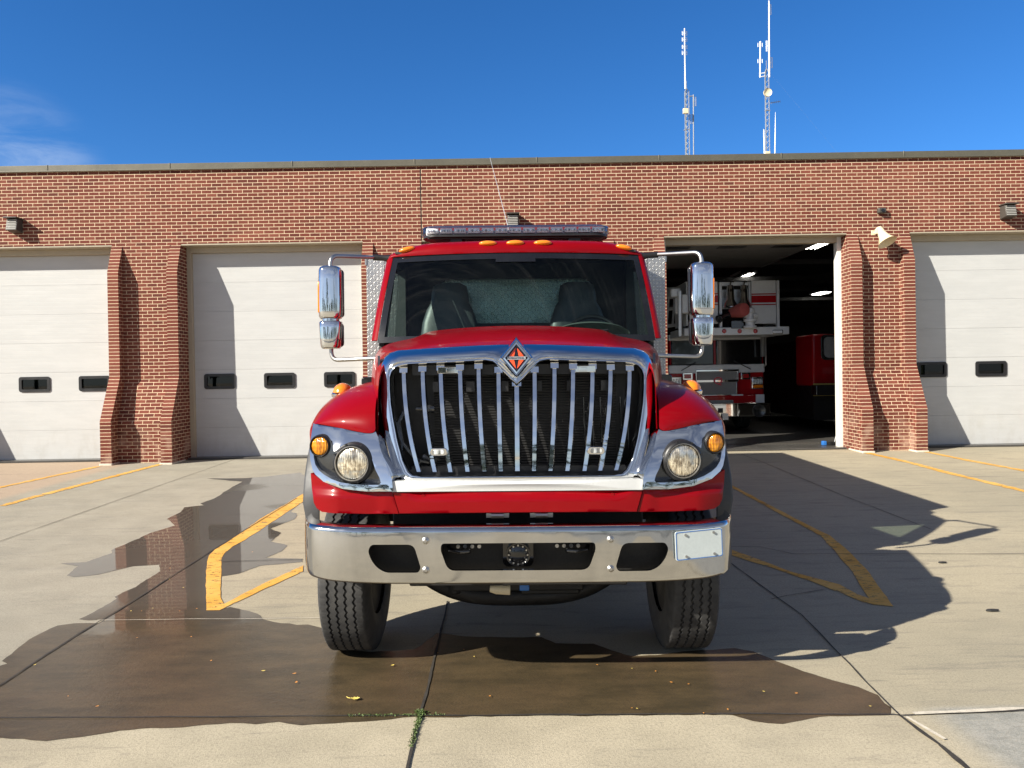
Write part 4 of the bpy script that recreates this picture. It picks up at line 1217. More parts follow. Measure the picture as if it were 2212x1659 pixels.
for s in (-1, 1):
    xs_ = [s * (xc + (XE - xc) * (1 - (1 - k / 26) ** 1.5)) for k in range(27)]
    m.grid([col(x) for x in xs_], flip=s < 0)
    # returned end
    last = col(xs_[-1]); m.grid([last, [p + Vector((s * .004, .03, 0)) for p in last], [p + Vector((-s * .002, .075, 0)) for p in last]], flip=s < 0)
allx = sorted([-(xc + (XE - xc) * (1 - (1 - k / 26) ** 1.5)) for k in range(27)] + [(-xc + 2 * xc * k / 40) for k in range(1, 40)] + [(xc + (XE - xc) * (1 - (1 - k / 26) ** 1.5)) for k in range(27)])
m.grid([lip(x, True) for x in allx]); m.grid([lip(x, False) for x in allx], flip=True)
bum = m.build('bumper', M['bumper'], truck, smooth=40)
m = MB()
for s in (-1, 1):
    for v in (1167.5, 1231):
        p = bface(loc(s * 200, v, TY).x, loc(s * 200, v, TY).z); m.lathe([(0, .014), (.008, .014), (.013, .008), (.020, .004), (.021, 0)], p, (0, -1, 0), 14)
m.build_each('bumper_bolt', M['steel'], bum)
# licence plate
m = MB(); pc = loc(387, 1175.5, TY + .06); a0 = math.atan2(by(pc.x + .1) - by(pc.x - .1), .2)
pm = Matrix.Translation((pc.x, by(pc.x) - .022, pc.z)) @ Matrix.Rotation(a0, 4, 'Z') @ Matrix.Rotation(R(-2.2), 4, 'Y')
def pl(w, h, r, d0, d1):
    mm = MB(); mm.prism(rrect(0, 0, w, h, r), lambda a, b, d: pm @ Vector((a, d, b)), d0, d1); return mm
M['platewhite'] = pbr('plate_white', (.47, .52, .52), .35, var=.05, vscale=9)
lp = pl(.278, .158, .012, -.003, .003).build('licence_plate', M['platewhite'], bum, bev=.001)
M['plateblue'] = pbr('plate_blue', (.05, .16, .45), .4)
m = MB(); m.sheet(rrect(0, 0, .272, .152, .011), lambda a, b: pm @ Vector((a, -.0045, b)), [rrect(0, 0, .264, .144, .010)]); m.build('plate_border', M['plateblue'], lp, recalc=False, smooth=0)
m = MB()
for a in (-.08, .085):
    for b in (-.058, .058): m.cyl(pm @ Vector((a, -.003, b)), pm @ Vector((a, -.010, b)), .007, n=10)
m.build_each('plate_screw', M['steel'], lp)
# siren speaker, tow hooks, frame horns behind the cut-outs
m = MB(); p = loc(0, 1197, TY + .12)
m.lathe([(0, .03), (.03, .028), (.05, .02), (.058, .03), (.066, .03), (.068, .0), (.07, -.05)], p, (0, -1, 0), 32)
m.prism(rrect(p.x, p.z, .17, .16, .03), lambda a, b, d: (a, d, b), p.y + .03, p.y + .06)
for k in range(12):
    an = 2 * PI * k / 12; q = p + Vector((math.cos(an) * .052, -.028, math.sin(an) * .052)); m.cyl(q, q + Vector((0, -.008, 0)), .005, n=6, mat=1)
m.build('siren_speaker', [M['blackgloss'], M['steel']], truck)
for s in (-1, 1):
    m = MB(); p = loc(s * 128, 1191, TY + .10); m.tube([p + Vector((s * .07, .12, 0)), p + Vector((s * .05, .02, 0)), p + Vector((-s * .01, -.012, 0)), p + Vector((-s * .05, 0, .0)), p + Vector((-s * .055, .03, -.01)), p + Vector((-s * .01, .05, -.01))], .013, 10)
    m.build('tow_hook', M['darkchrome'], truck)
m = MB()
m.box(-.62, .62, .20, .28, .60, .93); m.box(-1.15, -.42, .16, .20, .69, .94); m.box(.42, 1.15, .16, .20, .69, .94)
for s in (-1, 1): m.box(s * .45 - .05, s * .45 + .05, .22, 8.5, .62, .90)
m.box(-1.05, 1.05, .10, .26, .90, .93)
m.box(-.75, .75, .45, 1.45, .62, 1.15); m.box(-.98, .98, 1.36, 1.42, .75, 1.90); m.box(-.9, .9, 1.4, 2.7, .72, 1.2)
m.box(-.55, .55, .30, .48, 1.0, 1.16)
m.box(-.3, .3, 1.5, 8, .55, .75); m.box(-.85, .85, 2.9, 8.6, .55, .95)
m.build('chassis', M['chassis'], truck, bev=.01)
m = MB()
for x in (-.34, -.30, -.26, -.22, .22, .26, .30, .34): p = loc(0, 1181, TY + .19); m.cyl((x, .20, p.z), (x, .188, p.z), .011, n=8)
for x in (-.18, .07): m.box(x, x + .13, .22, .34, .985, 1.01); m.cyl((x + .03, .21, 1.0), (x + .10, .21, 1.0), .018, n=10)
m.build_each('frame_bolt', M['steel'], truck)
m = MB(); m.tube([(x_, .96, .325 + .19 * (abs(x_) / .66) ** 3.2) for x_ in [-.66 + 1.32 * k / 24 for k in range(25)]], .066, 12)
m.sheet([(x_, .325 + .19 * (abs(x_) / .66) ** 3.2) for x_ in [-.66 + 1.32 * k / 24 for k in range(25)]] + [(.66, .72), (-.66, .72)], lambda a, b: (a, .95, b)); m.tube([(-.85, .97, .52), (.85, .97, .52)], .05, 10); m.box(-.30, -.12, .88, .96, .42, .58); m.box(.02, .40, .86, .95, .36, .50); m.cyl((-.42, .9, .5), (-.42, .9, .36), .04, n=10); m.box(-.42, .42, .80, 1.3, .40, .62)
m.build('front_axle', M['chassis'], truck, bev=.01)
m = MB(); a = loc(-62, 1273, TY + .62); b = loc(-18, 1275, TY + .62); m.tube([a, a.lerp(b, .3), b], [.02, .032, .034], 14); m.build('exhaust_pipe', M['cream'], truck)
m = MB(); a = loc(13, 1271, TY + .58); m.box(a.x - .03, a.x + .03, a.y, a.y + .05, a.z - .022, a.z + .02); m.build('air_fitting', M['steelblue'], truck, bev=.006)
# --- wheels
def tyre_mesh(w=.275, r=.52):
    m = MB(); n = 360; prof = []
    hw = w / 2
    prof = [(-hw * 1.0, r * .56, 0), (-hw * 1.10, r * .62, 0), (-hw * 1.14, r * .75, 0), (-hw * 1.10, r * .90, 0), (-hw * 1.02, r * .965, 0), (-hw * .96, r * .992, 0), (-hw * .90, r * .998, 0)]
    for k in range(4):
        xg = hw * (-.57 + .38 * k)
        prof += [(xg - .0075, r, 1), (xg - .0055, r - .014, 1), (xg + .0055, r - .014, 1), (xg + .0075, r, 1)]
    prof += [(-x, rr, z) for x, rr, z in prof[6::-1]]
    rows = []
    for x, rr, z in prof:
        row = []
        for j in range(n):
            an = 2 * PI * j / n
            ph = (j % 5) / 5.0; tri = (abs(ph - .5) * 4 - 1)
            sx = x + z * .0055 * math.sin(2 * PI * ph)
            r2 = rr
            if not z and abs(x) > hw * .93 and rr > r * .94 and j % 5 == 0: r2 = rr - .004
            row.append(Vector((sx, math.cos(an) * r2, math.sin(an) * r2)))
        rows.append(row)
    m.grid(rows, closed=True)
    return m
def rim_mesh(s, w=.275, r=.52):
    m = MB(); hw = w / 2
    m.lathe([(r * .57, -hw * .9), (r * .57, hw * .92), (r * .53, hw * .95), (r * .50, hw * .6), (r * .47, hw * .35), (r * .30, hw * .30), (r * .27, hw * .5), (r * .16, hw * .55), (r * .14, hw * .8), (0, hw * .82)], (0, 0, 0), (s, 0, 0), 40)
    for k in range(10):
        an = 2 * PI * k / 10; m.cyl((s * hw * .28, math.cos(an) * r * .38, math.sin(an) * r * .38), (s * hw * .48, math.cos(an) * r * .38, math.sin(an) * r * .38), .016, n=6)
    m.lathe([(r * .56, -hw * .85), (r * .2, -hw * .6), (0, -hw * .6)], (0, 0, 0), (s, 0, 0), 24)
    return m
def wheel(s, x, y, src=None):
    e = part_empty('wheel', truck, (x, y, .515))
    if src is None:
        t = tyre_mesh().build('tyre', M['tyre'], e, smooth=30)
        r_ = rim_mesh(s).build('rim', M['chassis'], e)
        return e, t, r_
    for o in src:
        c = o.copy(); COL.objects.link(c); c.parent = e
        if o.name.startswith('rim') and s < 0: c.rotation_euler = (0, 0, PI)
    return e
e0, ty_, ri_ = wheel(1, 1.07, .97)
wheel(-1, -1.07, .97, (ty_, ri_))
for y in (6.6,):
    for x in (-1.12, -.82, .82, 1.12): wheel(1 if x > 0 else -1, x, y, (ty_, ri_))
# --- cab
def ws_b(t):  # windshield bottom edge, t in -1..1
    return loc(t * 299, 733 - 4 * (1 - t * t), 5.72 + .20 * t * t)
def ws_t(t):
    return loc(t * 263, 547 + 7 * t * t, 6.16 + .14 * t * t)
TT = [-1 + 2 * k / 24 for k in range(25)]
rows = []
for k in range(9):
    q = k / 8
    rows.append([ws_b(t).lerp(ws_t(t), q) + Vector((0, -.035 * math.sin(PI * q), 0)) for t in TT])
m = MB(); m.grid(rows, flip=False); wsh = m.build('windshield', M['glass'], truck, smooth=80)
m = MB()
def wsp(t, q, off=-.006): return ws_b(t).lerp(ws_t(t), q) + Vector((0, -.035 * math.sin(PI * q) + off, 0))
m.grid([[wsp(t, q) for t in TT] for q in (.925, .96, .985, 1.0)])
for s in (-1, 1): m.grid([[wsp(s * t, q) for t in (.955, .975, .99, 1.0)] for q in [k / 10 for k in range(11)]])
m.grid([[wsp(t, q) for t in TT] for q in (-.03, 0, .035)])
m.grid([[wsp(t, q, -.008) for t in (-.16, -.08, 0, .08, .16)] for q in (.885, .9, .93)])
m.build('windshield_seal', M['blackgloss'], wsh)
m = MB()
for x0, x1, d in ((-.62, -.05, 1), (.12, .70, 1)):
    a = wsp(x0 * .95, .03, -.03); b = wsp(x1 * .95, .075, -.03); m.tube([a, b], .010, 6); m.tube([a + Vector((0, -.02, -.06)), a.lerp(b, .45) + Vector((0, -.015, .01))], .012, 6)
m.build('wiper', M['black'], wsh)
# roof
CW = 1.045
rows = []
RP = [(-.016, -.012), (.012, -.014), (.045, -.002), (.078, .03), (.100, .09), (.115, .22), (.120, .50), (.115, .80)]
for dz, dy in RP:
    row = []
    for t in TT:
        p = ws_t(t); e = max(0, abs(t) - .66) / .34
        row.append(Vector((p.x * (1.0 + .012), p.y + dy * (1 - .0 * e), p.z + .018 + dz * (1 - .60 * e ** 2) - .012 * e ** 2)))
    # roll down the sides
    for s, idx in ((-1, 0), (1, -1)):
        p = row[idx]
        ex = [Vector((p.x + s * .028, p.y + .012, p.z - .014)), Vector((p.x + s * .042, p.y + .02, p.z - .05)), Vector((p.x + s * .045, p.y + .02, p.z - .12))]
        row = (ex[::-1] + row) if s < 0 else (row + ex)
    rows.append(row)
m = MB(); m.grid(rows, flip=False)
roof = m.build('cab_roof', M['red'], truck, smooth=60)
sb = roof.modifiers.new('sub', 'SUBSURF'); sb.levels = 1; sb.render_levels = 2
for du, v in ((-234, 537.5), (-59, 526), (0, 525.5), (59, 526), (234, 537.5)):
    Y = 6.175 + .12 * (du / 263) ** 2; p = loc(du, v, Y)
    w_ = .072 if abs(du) < 200 else .068
    ang = -.22 * (du / 234) if abs(du) > 200 else 0
    rm = Matrix.Translation(p) @ Matrix.Rotation(-ang, 4, 'Y')
    m = MB(); rws = []
    for i in range(9):
        th = PI / 2 * i / 8
        rws.append([rm @ Vector((math.cos(2 * PI * j / 24) * w_ * math.sin(th), -.030 * math.cos(th) + .0, math.sin(2 * PI * j / 24) * .022 * math.sin(th))) for j in range(24)])
    rws.append([rm @ Vector((math.cos(2 * PI * j / 24) * w_, .06, math.sin(2 * PI * j / 24) * .022)) for j in range(24)])
    m.grid(rws, closed=True); m.build('clearance_light', M['amberflat'], roof, smooth=60)
# pillars, sides, rear wall, floor
for s in (-1, 1):
    m = MB(); rows = []
    for k in range(11):
        q = k / 10; p = wsp(s * 1.0, q, 0)
        o = [p + Vector((s * .004, -.004, 0)), p + Vector((s * .03, .0, 0)), p + Vector((s * .055, .03, 0)), p + Vector((s * .06, .10, 0)), p + Vector((s * .03, .11, 0)), p + Vector((s * .012, .05, 0))]
        rows.append(o)
    m.grid(rows, flip=s < 0, closed=True); m.build('windshield_pillar', M['red'], truck, smooth=50)
    m = MB(); rows = []
    for k in range(11):
        q = k / 10; p = wsp(s * .95, q, .055); rows.append([p + Vector((s * .02, 0, 0)), p + Vector((s * .04, .02, 0)), p + Vector((s * .075, .14, 0))])
    m.grid(rows); m.build('pillar_trim', M['trim'], truck)
    # door with window
    x = s * 1.075
    def dd(a, b):  return (x + s * -.045 * max(0, (b - 2.0) / .8), a, b)
    fo = [(1.84, 1.20), (2.72, 1.20), (2.72, 2.80), (2.24, 2.80), (1.85, 2.06)]
    fw_ = [(1.98, 2.10), (2.62, 2.05), (2.62, 2.72), (2.28, 2.72)]
    m = MB(); m.sheet(fo, dd, [fw_], rim=(-s * .04, 0, 0), want=(s, 0, 0), rimmat=1); m.sheet(fo, lambda a, b: Vector(dd(a, b)) + Vector((-s * .04, 0, 0)), [fw_], want=(-s, 0, 0), mat=1); dr = m.build('cab_door', [M['red'], M['interior']], truck, recalc=False, smooth=30)
    m = MB(); m.sheet(fw_, lambda a, b: Vector(dd(a, b)) + Vector((-s * .02, 0, 0)), want=(s, 0, 0)); m.build('window', M['sideglass'], dr, recalc=False)
    m = MB(); m.box(min(s * .965, s * 1.022), max(s * .965, s * 1.022), 2.58, 2.735, 1.25, 2.79); m.build('door_lining', M['interior'], dr)
    m = MB(); m.box(min(x, x + s * .03), max(x, x + s * .03), 2.35, 2.50, 1.75, 1.80); m.build('handle', M['black'], dr, bev=.008)
m = MB()
m.sheet([(-1.07, 1.2), (1.07, 1.2), (1.05, 2.84), (-1.05, 2.84)], lambda a, b: (a, 2.74, b), [rrect(0, 2.46, 1.38, .40, .10)], rim=(0, .04, 0))
rw = m.build('cab_rear_wall', M['interior'], truck, recalc=False, smooth=0)
m = MB(); m.box(-1.07, 1.07, 2.80, 2.84, .9, 2.08); m.build('cab_back_panel', M['red'], truck)
m = MB(); m.sheet(rrect(0, 2.46, 1.38, .40, .10), lambda a, b: (a, 2.76, b)); m.build('rear_window', M['sideglass'], rw, recalc=False)
m = MB(); m.box(-1.04, 1.04, 1.5, 2.74, 1.18, 1.22); m.build('cab_floor', M['interior'], truck)
m = MB(); m.box(-.98, .98, 2.12, 2.72, 2.79, 2.805); m.build('headliner', M['interior'], truck)
m = MB()
rows = []
for t in TT:
    b = ws_b(t * .97); rows.append([b + Vector((0, .02, -.02)), b + Vector((0, .16, .005)), b + Vector((0, .30, -.01)), b + Vector((0, .36, -.08)), b + Vector((0, .38, -.5))])
m.grid(rows); m.build('dashboard', M['trim'], truck)
m = MB(); c = loc(163, 706, 6.05)
rows = [[Vector((c.x + .30 * math.cos(PI * k / 12), c.y + d, c.z - .06 + h * math.sin(PI * k / 12))) for k in range(13)] for d, h in ((.0, .085), (.06, .10), (.2, .09), (.24, .0))]
m.grid(rows); m.build('instrument_cowl', M['trim'], truck, smooth=60)
m = MB(); c = loc(166, 738, 6.30); pts = []
for k in range(32):
    an = 2 * PI * k / 32; pts.append(c + Vector((math.cos(an) * .225, math.sin(an) * .225 * .42, math.sin(an) * .225 * .91)))
m.tube(pts, .017, 8, closed=True); m.tube([pts[0], c + Vector((0, -.03, -.01)), pts[16]], .014, 8); m.tube([c, c + Vector((0, -.25, -.25))], .03, 8)
m.build('steering_wheel', M['black'], truck)
def seat(cx):
    P = [(1.60, .20), (1.95, .24), (2.12, .25), (2.25, .235), (2.36, .20), (2.42, .165), (2.50, .16), (2.565, .145), (2.59, .10)]
    rows = []
    for k, (z, w) in enumerate(P):
        y = 2.36 + (z - 1.6) * .16
        sec = []
        for j in range(20):
            an = 2 * PI * j / 20; ca, sa = math.cos(an), math.sin(an)
            sec.append(Vector((cx + w * (abs(ca) ** .55) * (1 if ca > 0 else -1), y + .065 * (abs(sa) ** .7) * (1 if sa > 0 else -1), z)))
        rows.append(sec)
    m = MB(); m.grid(rows, closed=True); m.add(rows[-1], [tuple(range(20))])
    st_ = m.build('seat', M['seat'], truck, smooth=60)
    m = MB(); m.box(cx - .25, cx + .25, 1.95, 2.42, 1.50, 1.66); m.build('cushion', M['seat'], st_, bev=.04)
seat(-.57); seat(.53)
# light bar
m = MB(); zb = CAMH + (809 - 518) * 6.62 / F; hwid = .80; cy = 2.47
def lbar(w, d, z0, z1, r, mb, mat=0):
    n = 8; L = []
    for sx, sy, a0 in ((1, 1, 0), (-1, 1, 90), (-1, -1, 180), (1, -1, 270)):
        for k in range(n + 1):
            a = R(a0 + 90 * k / n); L.append((sx * (w - r) + r * math.cos(a), cy + sy * (d - r) + r * math.sin(a)))
    mb.prism(L, lambda a, b, dd: (a, b, dd), z0, z1, mat)
lbar(hwid * .985, .145, zb, zb + .022, .13, m); m.box(-.55, -.45, cy - .1, cy + .1, zb - .08, zb); m.box(.45, .55, cy - .1, cy + .1, zb - .08, zb); m.box(-.74, .74, cy - .11, cy + .11, zb - .012, zb)
lb = m.build('light_bar', M['black'], truck, bev=.004)
m = MB(); lbar(hwid, .155, zb + .022, zb + .095, .14, m)
M['dome'] = glass_mat('clear_dome', (.96, .97, .98), 1.6)
m.build('dome', M['dome'], lb, bev=.018, seg=3)
m = MB()
for k in range(13):
    x = -.70 + k * 1.40 / 12
    m.box(x - .050, x + .050, cy - .120, cy - .06, zb + .034, zb + .078)
    for q in range(4): m.cyl((x - .036 + q * .024, cy - .128, zb + .056), (x - .036 + q * .024, cy - .112, zb + .056), .010, n=8, mat=1)
m.box(-.76, .76, cy - .055, cy + .09, zb + .024, zb + .07)
m.build('led_module', [M['whitepole'], M['ledlens']], lb, bev=.003)
m = MB(); a = loc(-15, 492, 7.0); b = loc(-53, 342, 7.2); m.tube([(a.x, a.y, 2.9), a, b], [.006, .003, .0014], 6); m.build('whip_antenna', M['galv'], truck)
# mirrors
def mirror(s):
    Y = 6.0; cx = s * 400 * Y / F; cy_ = Y - TY
    z = lambda v: CAMH + (809 - v) * Y / F
    def shell(v0, v1, w0, w1, name, parent, nck):
        z1, z0 = z(v0), z(v1); rows = []
        prof = [(0, .25), (.012, .62), (.035, .86), (.08, .98), (.25, 1.0), (.6, 1.0), (.85, .98), (.94, .93), (.985, .80), (1.0, .55)]
        for t, k in prof:
            w = (w0 + (w1 - w0) * t) * (.25 + .75 * k if t < .5 else .3 + .7 * k); d = .075 * (.35 + .65 * k); row = []
            for j in range(28):
                an = 2 * PI * j / 28; ca, sa = math.cos(an), math.sin(an)
                row.append(Vector((cx + w * abs(ca) ** .6 * (1 if ca > 0 else -1), cy_ + (d * abs(sa) ** .8 * (-1) if sa > 0 else .03 * abs(sa) ** .5), z1 + (z0 - z1) * t)))
            rows.append(row)
        mm = MB(); mm.grid(rows, closed=True); mm.add(rows[0], [tuple(range(28))]); mm.add(rows[-1], [tuple(range(28))])
        return mm.build(name, M['chrome'], parent, smooth=60)
    mi = part_empty('side_mirror', truck)
    shell(571.5, 687, .088, .094, 'upper_housing', mi, 0)
    shell(689, 750.5, .090, .078, 'lower_housing', mi, 0)
    mm = MB(); mm.tube([(cx, cy_, z(694)), (cx, cy_, z(681))], .066, 16); mm.build('neck', M['chrome'], mi)
    mm = MB(); mm.prism(rrect(cx, z(630), .17, .38, .03), lambda a, b, d: (a + s * -.012, d, b), cy_ + .02, cy_ + .055); mm.prism(rrect(cx, z(720), .16, .19, .03), lambda a, b, d: (a + s * -.012, d, b), cy_ + .02, cy_ + .055)
    mm.build('mirror_back', M['blackgloss'], mi, bev=.01)
    mm = MB(); xo = cx + s * .076
    mm.box(xo - .014, xo + .014, cy_ - .055, cy_ + .0, z(673), z(606)); mm.build('marker', M['amberflat'], mi, bev=.008)
    def arm(pts): return [Vector(p) for p in pts]
    e = wsp(s * 1.0, .97, 0)
    zt = z(549.5)
    mm = MB()
    def bend(a, c, b, n=6, r=.07):
        a, c, b = Vector(a), Vector(c), Vector(b); p0 = c + (a - c).normalized() * r; p1 = c + (b - c).normalized() * r
        return [a] + [p0 * (1 - t) ** 2 + c * 2 * t * (1 - t) + p1 * t * t for t in [k / n for k in range(n + 1)]] + [b]
    mm.tube(bend((cx, cy_, z(580)), (cx, cy_, zt), (e.x + s * .16, e.y + .05, zt + .036)), .0165, 12)
    mm.tube(bend((cx, cy_, z(742)), (cx + s * .0, cy_, z(775)), (s * 1.06, cy_ - .12, z(772))), .0165, 12)
    mm.build_each('arm', M['steel'], mi, smooth=50)
    mm = MB(); mm.tube([(e.x + s * .17, e.y + .05, zt + .036), (e.x + s * .08, e.y + .05, zt + .03), (e.x - s * .0, e.y + .06, zt + .015)], [.026, .024, .045], 10); mm.build('bracket', M['black'], mi)
for s in (-1, 1): mirror(s)
# --- tank body behind the cab
BX, BY0, BY1, BZT = 1.36, 7.02 - TY, 12.6 - TY, 2.87
m = MB(); m.box(-BX + .004, BX - .004, BY0 + .006, BY1, .95, BZT - .002)
body = m.build('tank_body', M['red'], truck, bev=.01)
m = MB()
for x0, x1 in ((-BX, -BX + .16), (-BX + .166, BX - .166), (BX - .16, BX)):
    m.box(x0, x1, BY0 - .004, BY0 + .004, 1.0, BZT)
m.build('front_plate', M['plate'], body)
m = MB(); m.box(-BX - .012, -BX + .003, BY0 - .012, BY1 + .01, BZT - .06, BZT + .015); m.box(BX - .003, BX + .012, BY0 - .012, BY1 + .01, BZT - .06, BZT + .015)
m.build('edge_trim', M['steel'], body)
m = MB(); m.box(-BX - .003, BX + .003, BY0 + .2, BY1 - .01, 1.35, 1.50); m.build('side_stripe', M['white'], body)

# ------------------------------------------------------------------ ladder truck inside the open bay
FY = 20.0
lc = at(1549, 800, FY)
LO = (lc.x, FY, GZ + .018)
lt = thing('ladder_truck', 'white and red ladder truck with a platform bucket inside the open bay', 'fire truck', LO)
u6 = lambda x: 1415.4 + x * .30416
v6 = lambda y: 482.8 + y * .30416
def q6(x, y, Y): return at(u6(x), v6(y), Y)
def box6(m, x0, x1, y0, y1, Y0, Y1, mat=0):
    a = q6(x0, y0, Y0); b = q6(x1, y1, Y0); m.box(a.x, b.x, Y0, Y1, b.z, a.z, mat)
X0, X1 = 100, 775
m = MB(LO); box6(m, X0, X1, 805, 1290, FY + .02, FY + 2.4)
a = q6(X0, 1290, FY); b = q6(X1, 1290, FY); m.box(a.x + .02, b.x - .02, FY + 2.4, FY + 10, .75, 2.3)
cabm = m.build('cab', M['engred'], lt, bev=.06, seg=3)
m = MB(LO); box6(m, X0 - 3, X1 + 3, 1008, 1056, FY - .03, FY + .3); box6(m, X0 - 3, X1 + 3, 790, 822, FY - .03, FY + 2.4); m.build_each('white_band', M['engwhite'], lt, bev=.02)
m = MB(LO); box6(m, X0 + 12, 418, 822, 1004, FY - .01, FY + .05); box6(m, 430, X1 - 12, 822, 1004, FY - .01, FY + .05); m.build_each('windshield', M['blackgloss'], lt, bev=.03)
m = MB(LO)
for x0, x1, y0, y1 in ((185, 290, 1045, 985), (680, 560, 1035, 975)): m.tube([q6(x0, y0, FY - .05), q6(x1, y1, FY - .04)], .012, 6)
m.build_each('wiper', M['black'], lt)
def mesh_mat():
    N = NT('grille_mesh'); o = N.obj(); x, y, z = N.xyz(o)
    w = N.math('MULTIPLY', N.math('SINE', N.math('MULTIPLY', x, 210.0)), N.math('SINE', N.math('MULTIPLY', z, 210.0)))
    c = N.mix(N.ramp(w, -.3, .3), (.03, .03, .03), (.75, .75, .73))
    return N.done(N.bsdf(c, .35, .7, N.bump(w, .5, .01)))
M['mesh'] = mesh_mat()
m = MB(LO); box6(m, 296, 588, 1048, 1112, FY - .05, FY); box6(m, 296, 578, 1125, 1220, FY - .05, FY); gr = m.build('grille', M['mesh'], lt)
m = MB(LO)
for a in ((290, 297, 1040, 1225), (586, 594, 1040, 1118), (577, 585, 1118, 1225), (290, 594, 1040, 1048), (290, 590, 1112, 1125), (290, 582, 1219, 1227)): box6(m, *a, FY - .075, FY)
m.build('grille_frame', M['chrome'], gr, bev=.006)
p = q6(447, 1119, FY - .10)
M['letter'] = pbr('red_enamel', (.75, .06, .09), .3)
text_mesh('grille_letter', 'Q', .26, M['letter'], gr, Matrix.Translation(p - Vector(LO)) @ Matrix.Rotation(R(90), 4, 'X'), .012, 1.15)
for x0, x1, y0, y1 in ((195, 268, 1060, 1112), (610, 678, 1058, 1107)):
    m = MB(LO); box6(m, x0, x1, y0, y1, FY - .04, FY); f = m.build('warning_light', M['chrome'], lt, bev=.012)
    m = MB(LO); box6(m, x0 + 12, x1 - 12, y0 + 11, y1 - 11, FY - .055, FY - .03); m.build('lens', M['redlens'], f, bev=.008)
for x0, x1 in ((108, 190), (686, 773)):
    m = MB(LO); box6(m, x0, x1, 1090, 1176, FY - .05, FY + .05); f = m.build('headlight', M['chrome'], lt, bev=.02)
    m = MB(LO); box6(m, x0 + 10, x1 - 8, 1102, 1140, FY - .062, FY - .03); m.build('lens', M['ledlens'], f, bev=.01)
    m = MB(LO); box6(m, x0 + 10, x1 - 8, 1146, 1166, FY - .062, FY - .03); m.build('turn_signal', M['amberflat'], f, bev=.006)
m = MB(LO); box6(m, 120, 770, 1226, 1284, FY - .18, FY); m.build('lower_apron', M['engred'], lt, bev=.03)
m = MB(LO); box6(m, 300, 555, 1258, 1280, FY - .195, FY - .17); m.build('lower_grille', M['mesh'], lt)
m = MB(LO); box6(m, 715, 776, 1214, 1274, FY - .20, FY - .12); box6(m, 545, 625, 1214, 1222, FY - .20, FY - .12); m.build_each('white_flash', M['engwhite'], lt)
m = MB(LO); box6(m, 60, 822, 1288, 1368, FY - .62, FY - .5); box6(m, 60, 822, 1284, 1290, FY - .62, FY - .1); bp = m.build('bumper', M['chrome'], lt, bev=.02)
m = MB(LO); p = q6(738, 1330, FY - .63); m.lathe([(.17, .0), (.165, .02), (.12, .015), (.07, -.0), (.0, -.0)], p, (0, -1, 0), 24); m.build('horn', M['darkchrome'], bp)
m = MB(LO); box6(m, 478, 520, 1350, 1394, FY - .70, FY - .68); m.build('licence_plate', M['white'], bp)
m = MB(LO); box6(m, 450, 482, 1312, 1345, FY - .66, FY - .60); m.build('tow_eye', M['black'], bp)
m = MB(LO); m.tube([q6(774, 780, FY), q6(784, 800, FY - .2), q6(786, 1005, FY - .2), q6(770, 1020, FY)], .018, 8); box6(m, 757, 778, 800, 945, FY - .32, FY - .18); m.build('side_mirror', M['steel'], lt, bev=.006)
e = None
for s in (-1, 1):
    for dy in (1.3, 7.5):
        t_ = bpy.data.objects.new('wheel', ty_.data); COL.objects.link(t_); t_.parent = lt; t_.location = (s * 1.0, dy, .52)
# bucket
BYK = 18.3
bk = part_empty('platform_bucket', lt)
m = MB(LO); box6(m, 205, 953, 743, 786, BYK, BYK + 1.6); m.build('floor_rail', M['engwhite'], bk, bev=.015)
m = MB(LO); box6(m, 834, 908, 756, 782, BYK - .03, BYK); box6(m, 838, 904, 760, 778, BYK - .035, BYK - .02, 1); m.build('floor_light', [M['chrome'], M['whitepole']], bk, bev=.006)
m = MB(LO)
for x in (490, 600, 712): p = q6(x, 764, BYK); m.lathe([(.0, .03), (.04, .025), (.055, .0)], p, (0, -1, 0), 16)
m.build_each('marker_light', M['redlens'], bk)
m = MB(LO)
box6(m, 682, 860, 405, 710, BYK + .12, BYK + .18); box6(m, 240, 447, 415, 712, BYK + .12, BYK + .18); box6(m, 862, 886, 404, 742, BYK + .10, BYK + .20)
a = q6(875, 404, BYK); b = q6(875, 712, BYK); m.box(a.x - .03, a.x + .01, BYK + .2, BYK + 1.5, b.z, a.z)
a = q6(240, 404, BYK); m.box(a.x - .03, a.x + .01, BYK + .2, BYK + 1.5, b.z, a.z)
m.build_each('side_panel', M['engwhite'], bk, bev=.012)
m = MB(LO)
for x0, x1 in ((684, 858), (242, 445)):
    for y0, y1 in ((498, 503), (513, 560), (573, 578)): box6(m, x0, x1, y0, y1, BYK + .112, BYK + .125)
m.build_each('red_stripe', M['engred'], bk)
m = MB(LO); box6(m, 455, 680, 470, 605, BYK + .20, BYK + .26); box6(m, 455, 478, 415, 745, BYK + .1, BYK + .2); box6(m, 664, 682, 410, 745, BYK + .1, BYK + .2); box6(m, 460, 676, 415, 440, BYK + .12, BYK + .2); m.build('gate', M['galv'], bk, bev=.012)
m = MB(LO); box6(m, 240, 860, 420, 740, BYK + 1.1, BYK + 1.2); m.build('rear_panel', M['baywall'], bk)
m = MB(LO); box6(m, 476, 662, 486, 524, BYK + .19, BYK + .20); m.build('tread_plate', M['plate'], bk)
for x in (532, 628):
    m = MB(LO); p = q6(x, 475, BYK + .02); m.lathe([(.0, .12), (.07, .12), (.09, .0), (.10, -.22), (.17, -.36), (.175, -.40), (.15, -.38)], p, (.0, 0, 1), 20); m.tube([p + Vector((0, 0, .1)), p + Vector((.04, .06, .22)), p + Vector((.12, .12, .2))], .018, 6); m.build('floodlight_bell', M['chrome'], bk, smooth=50)
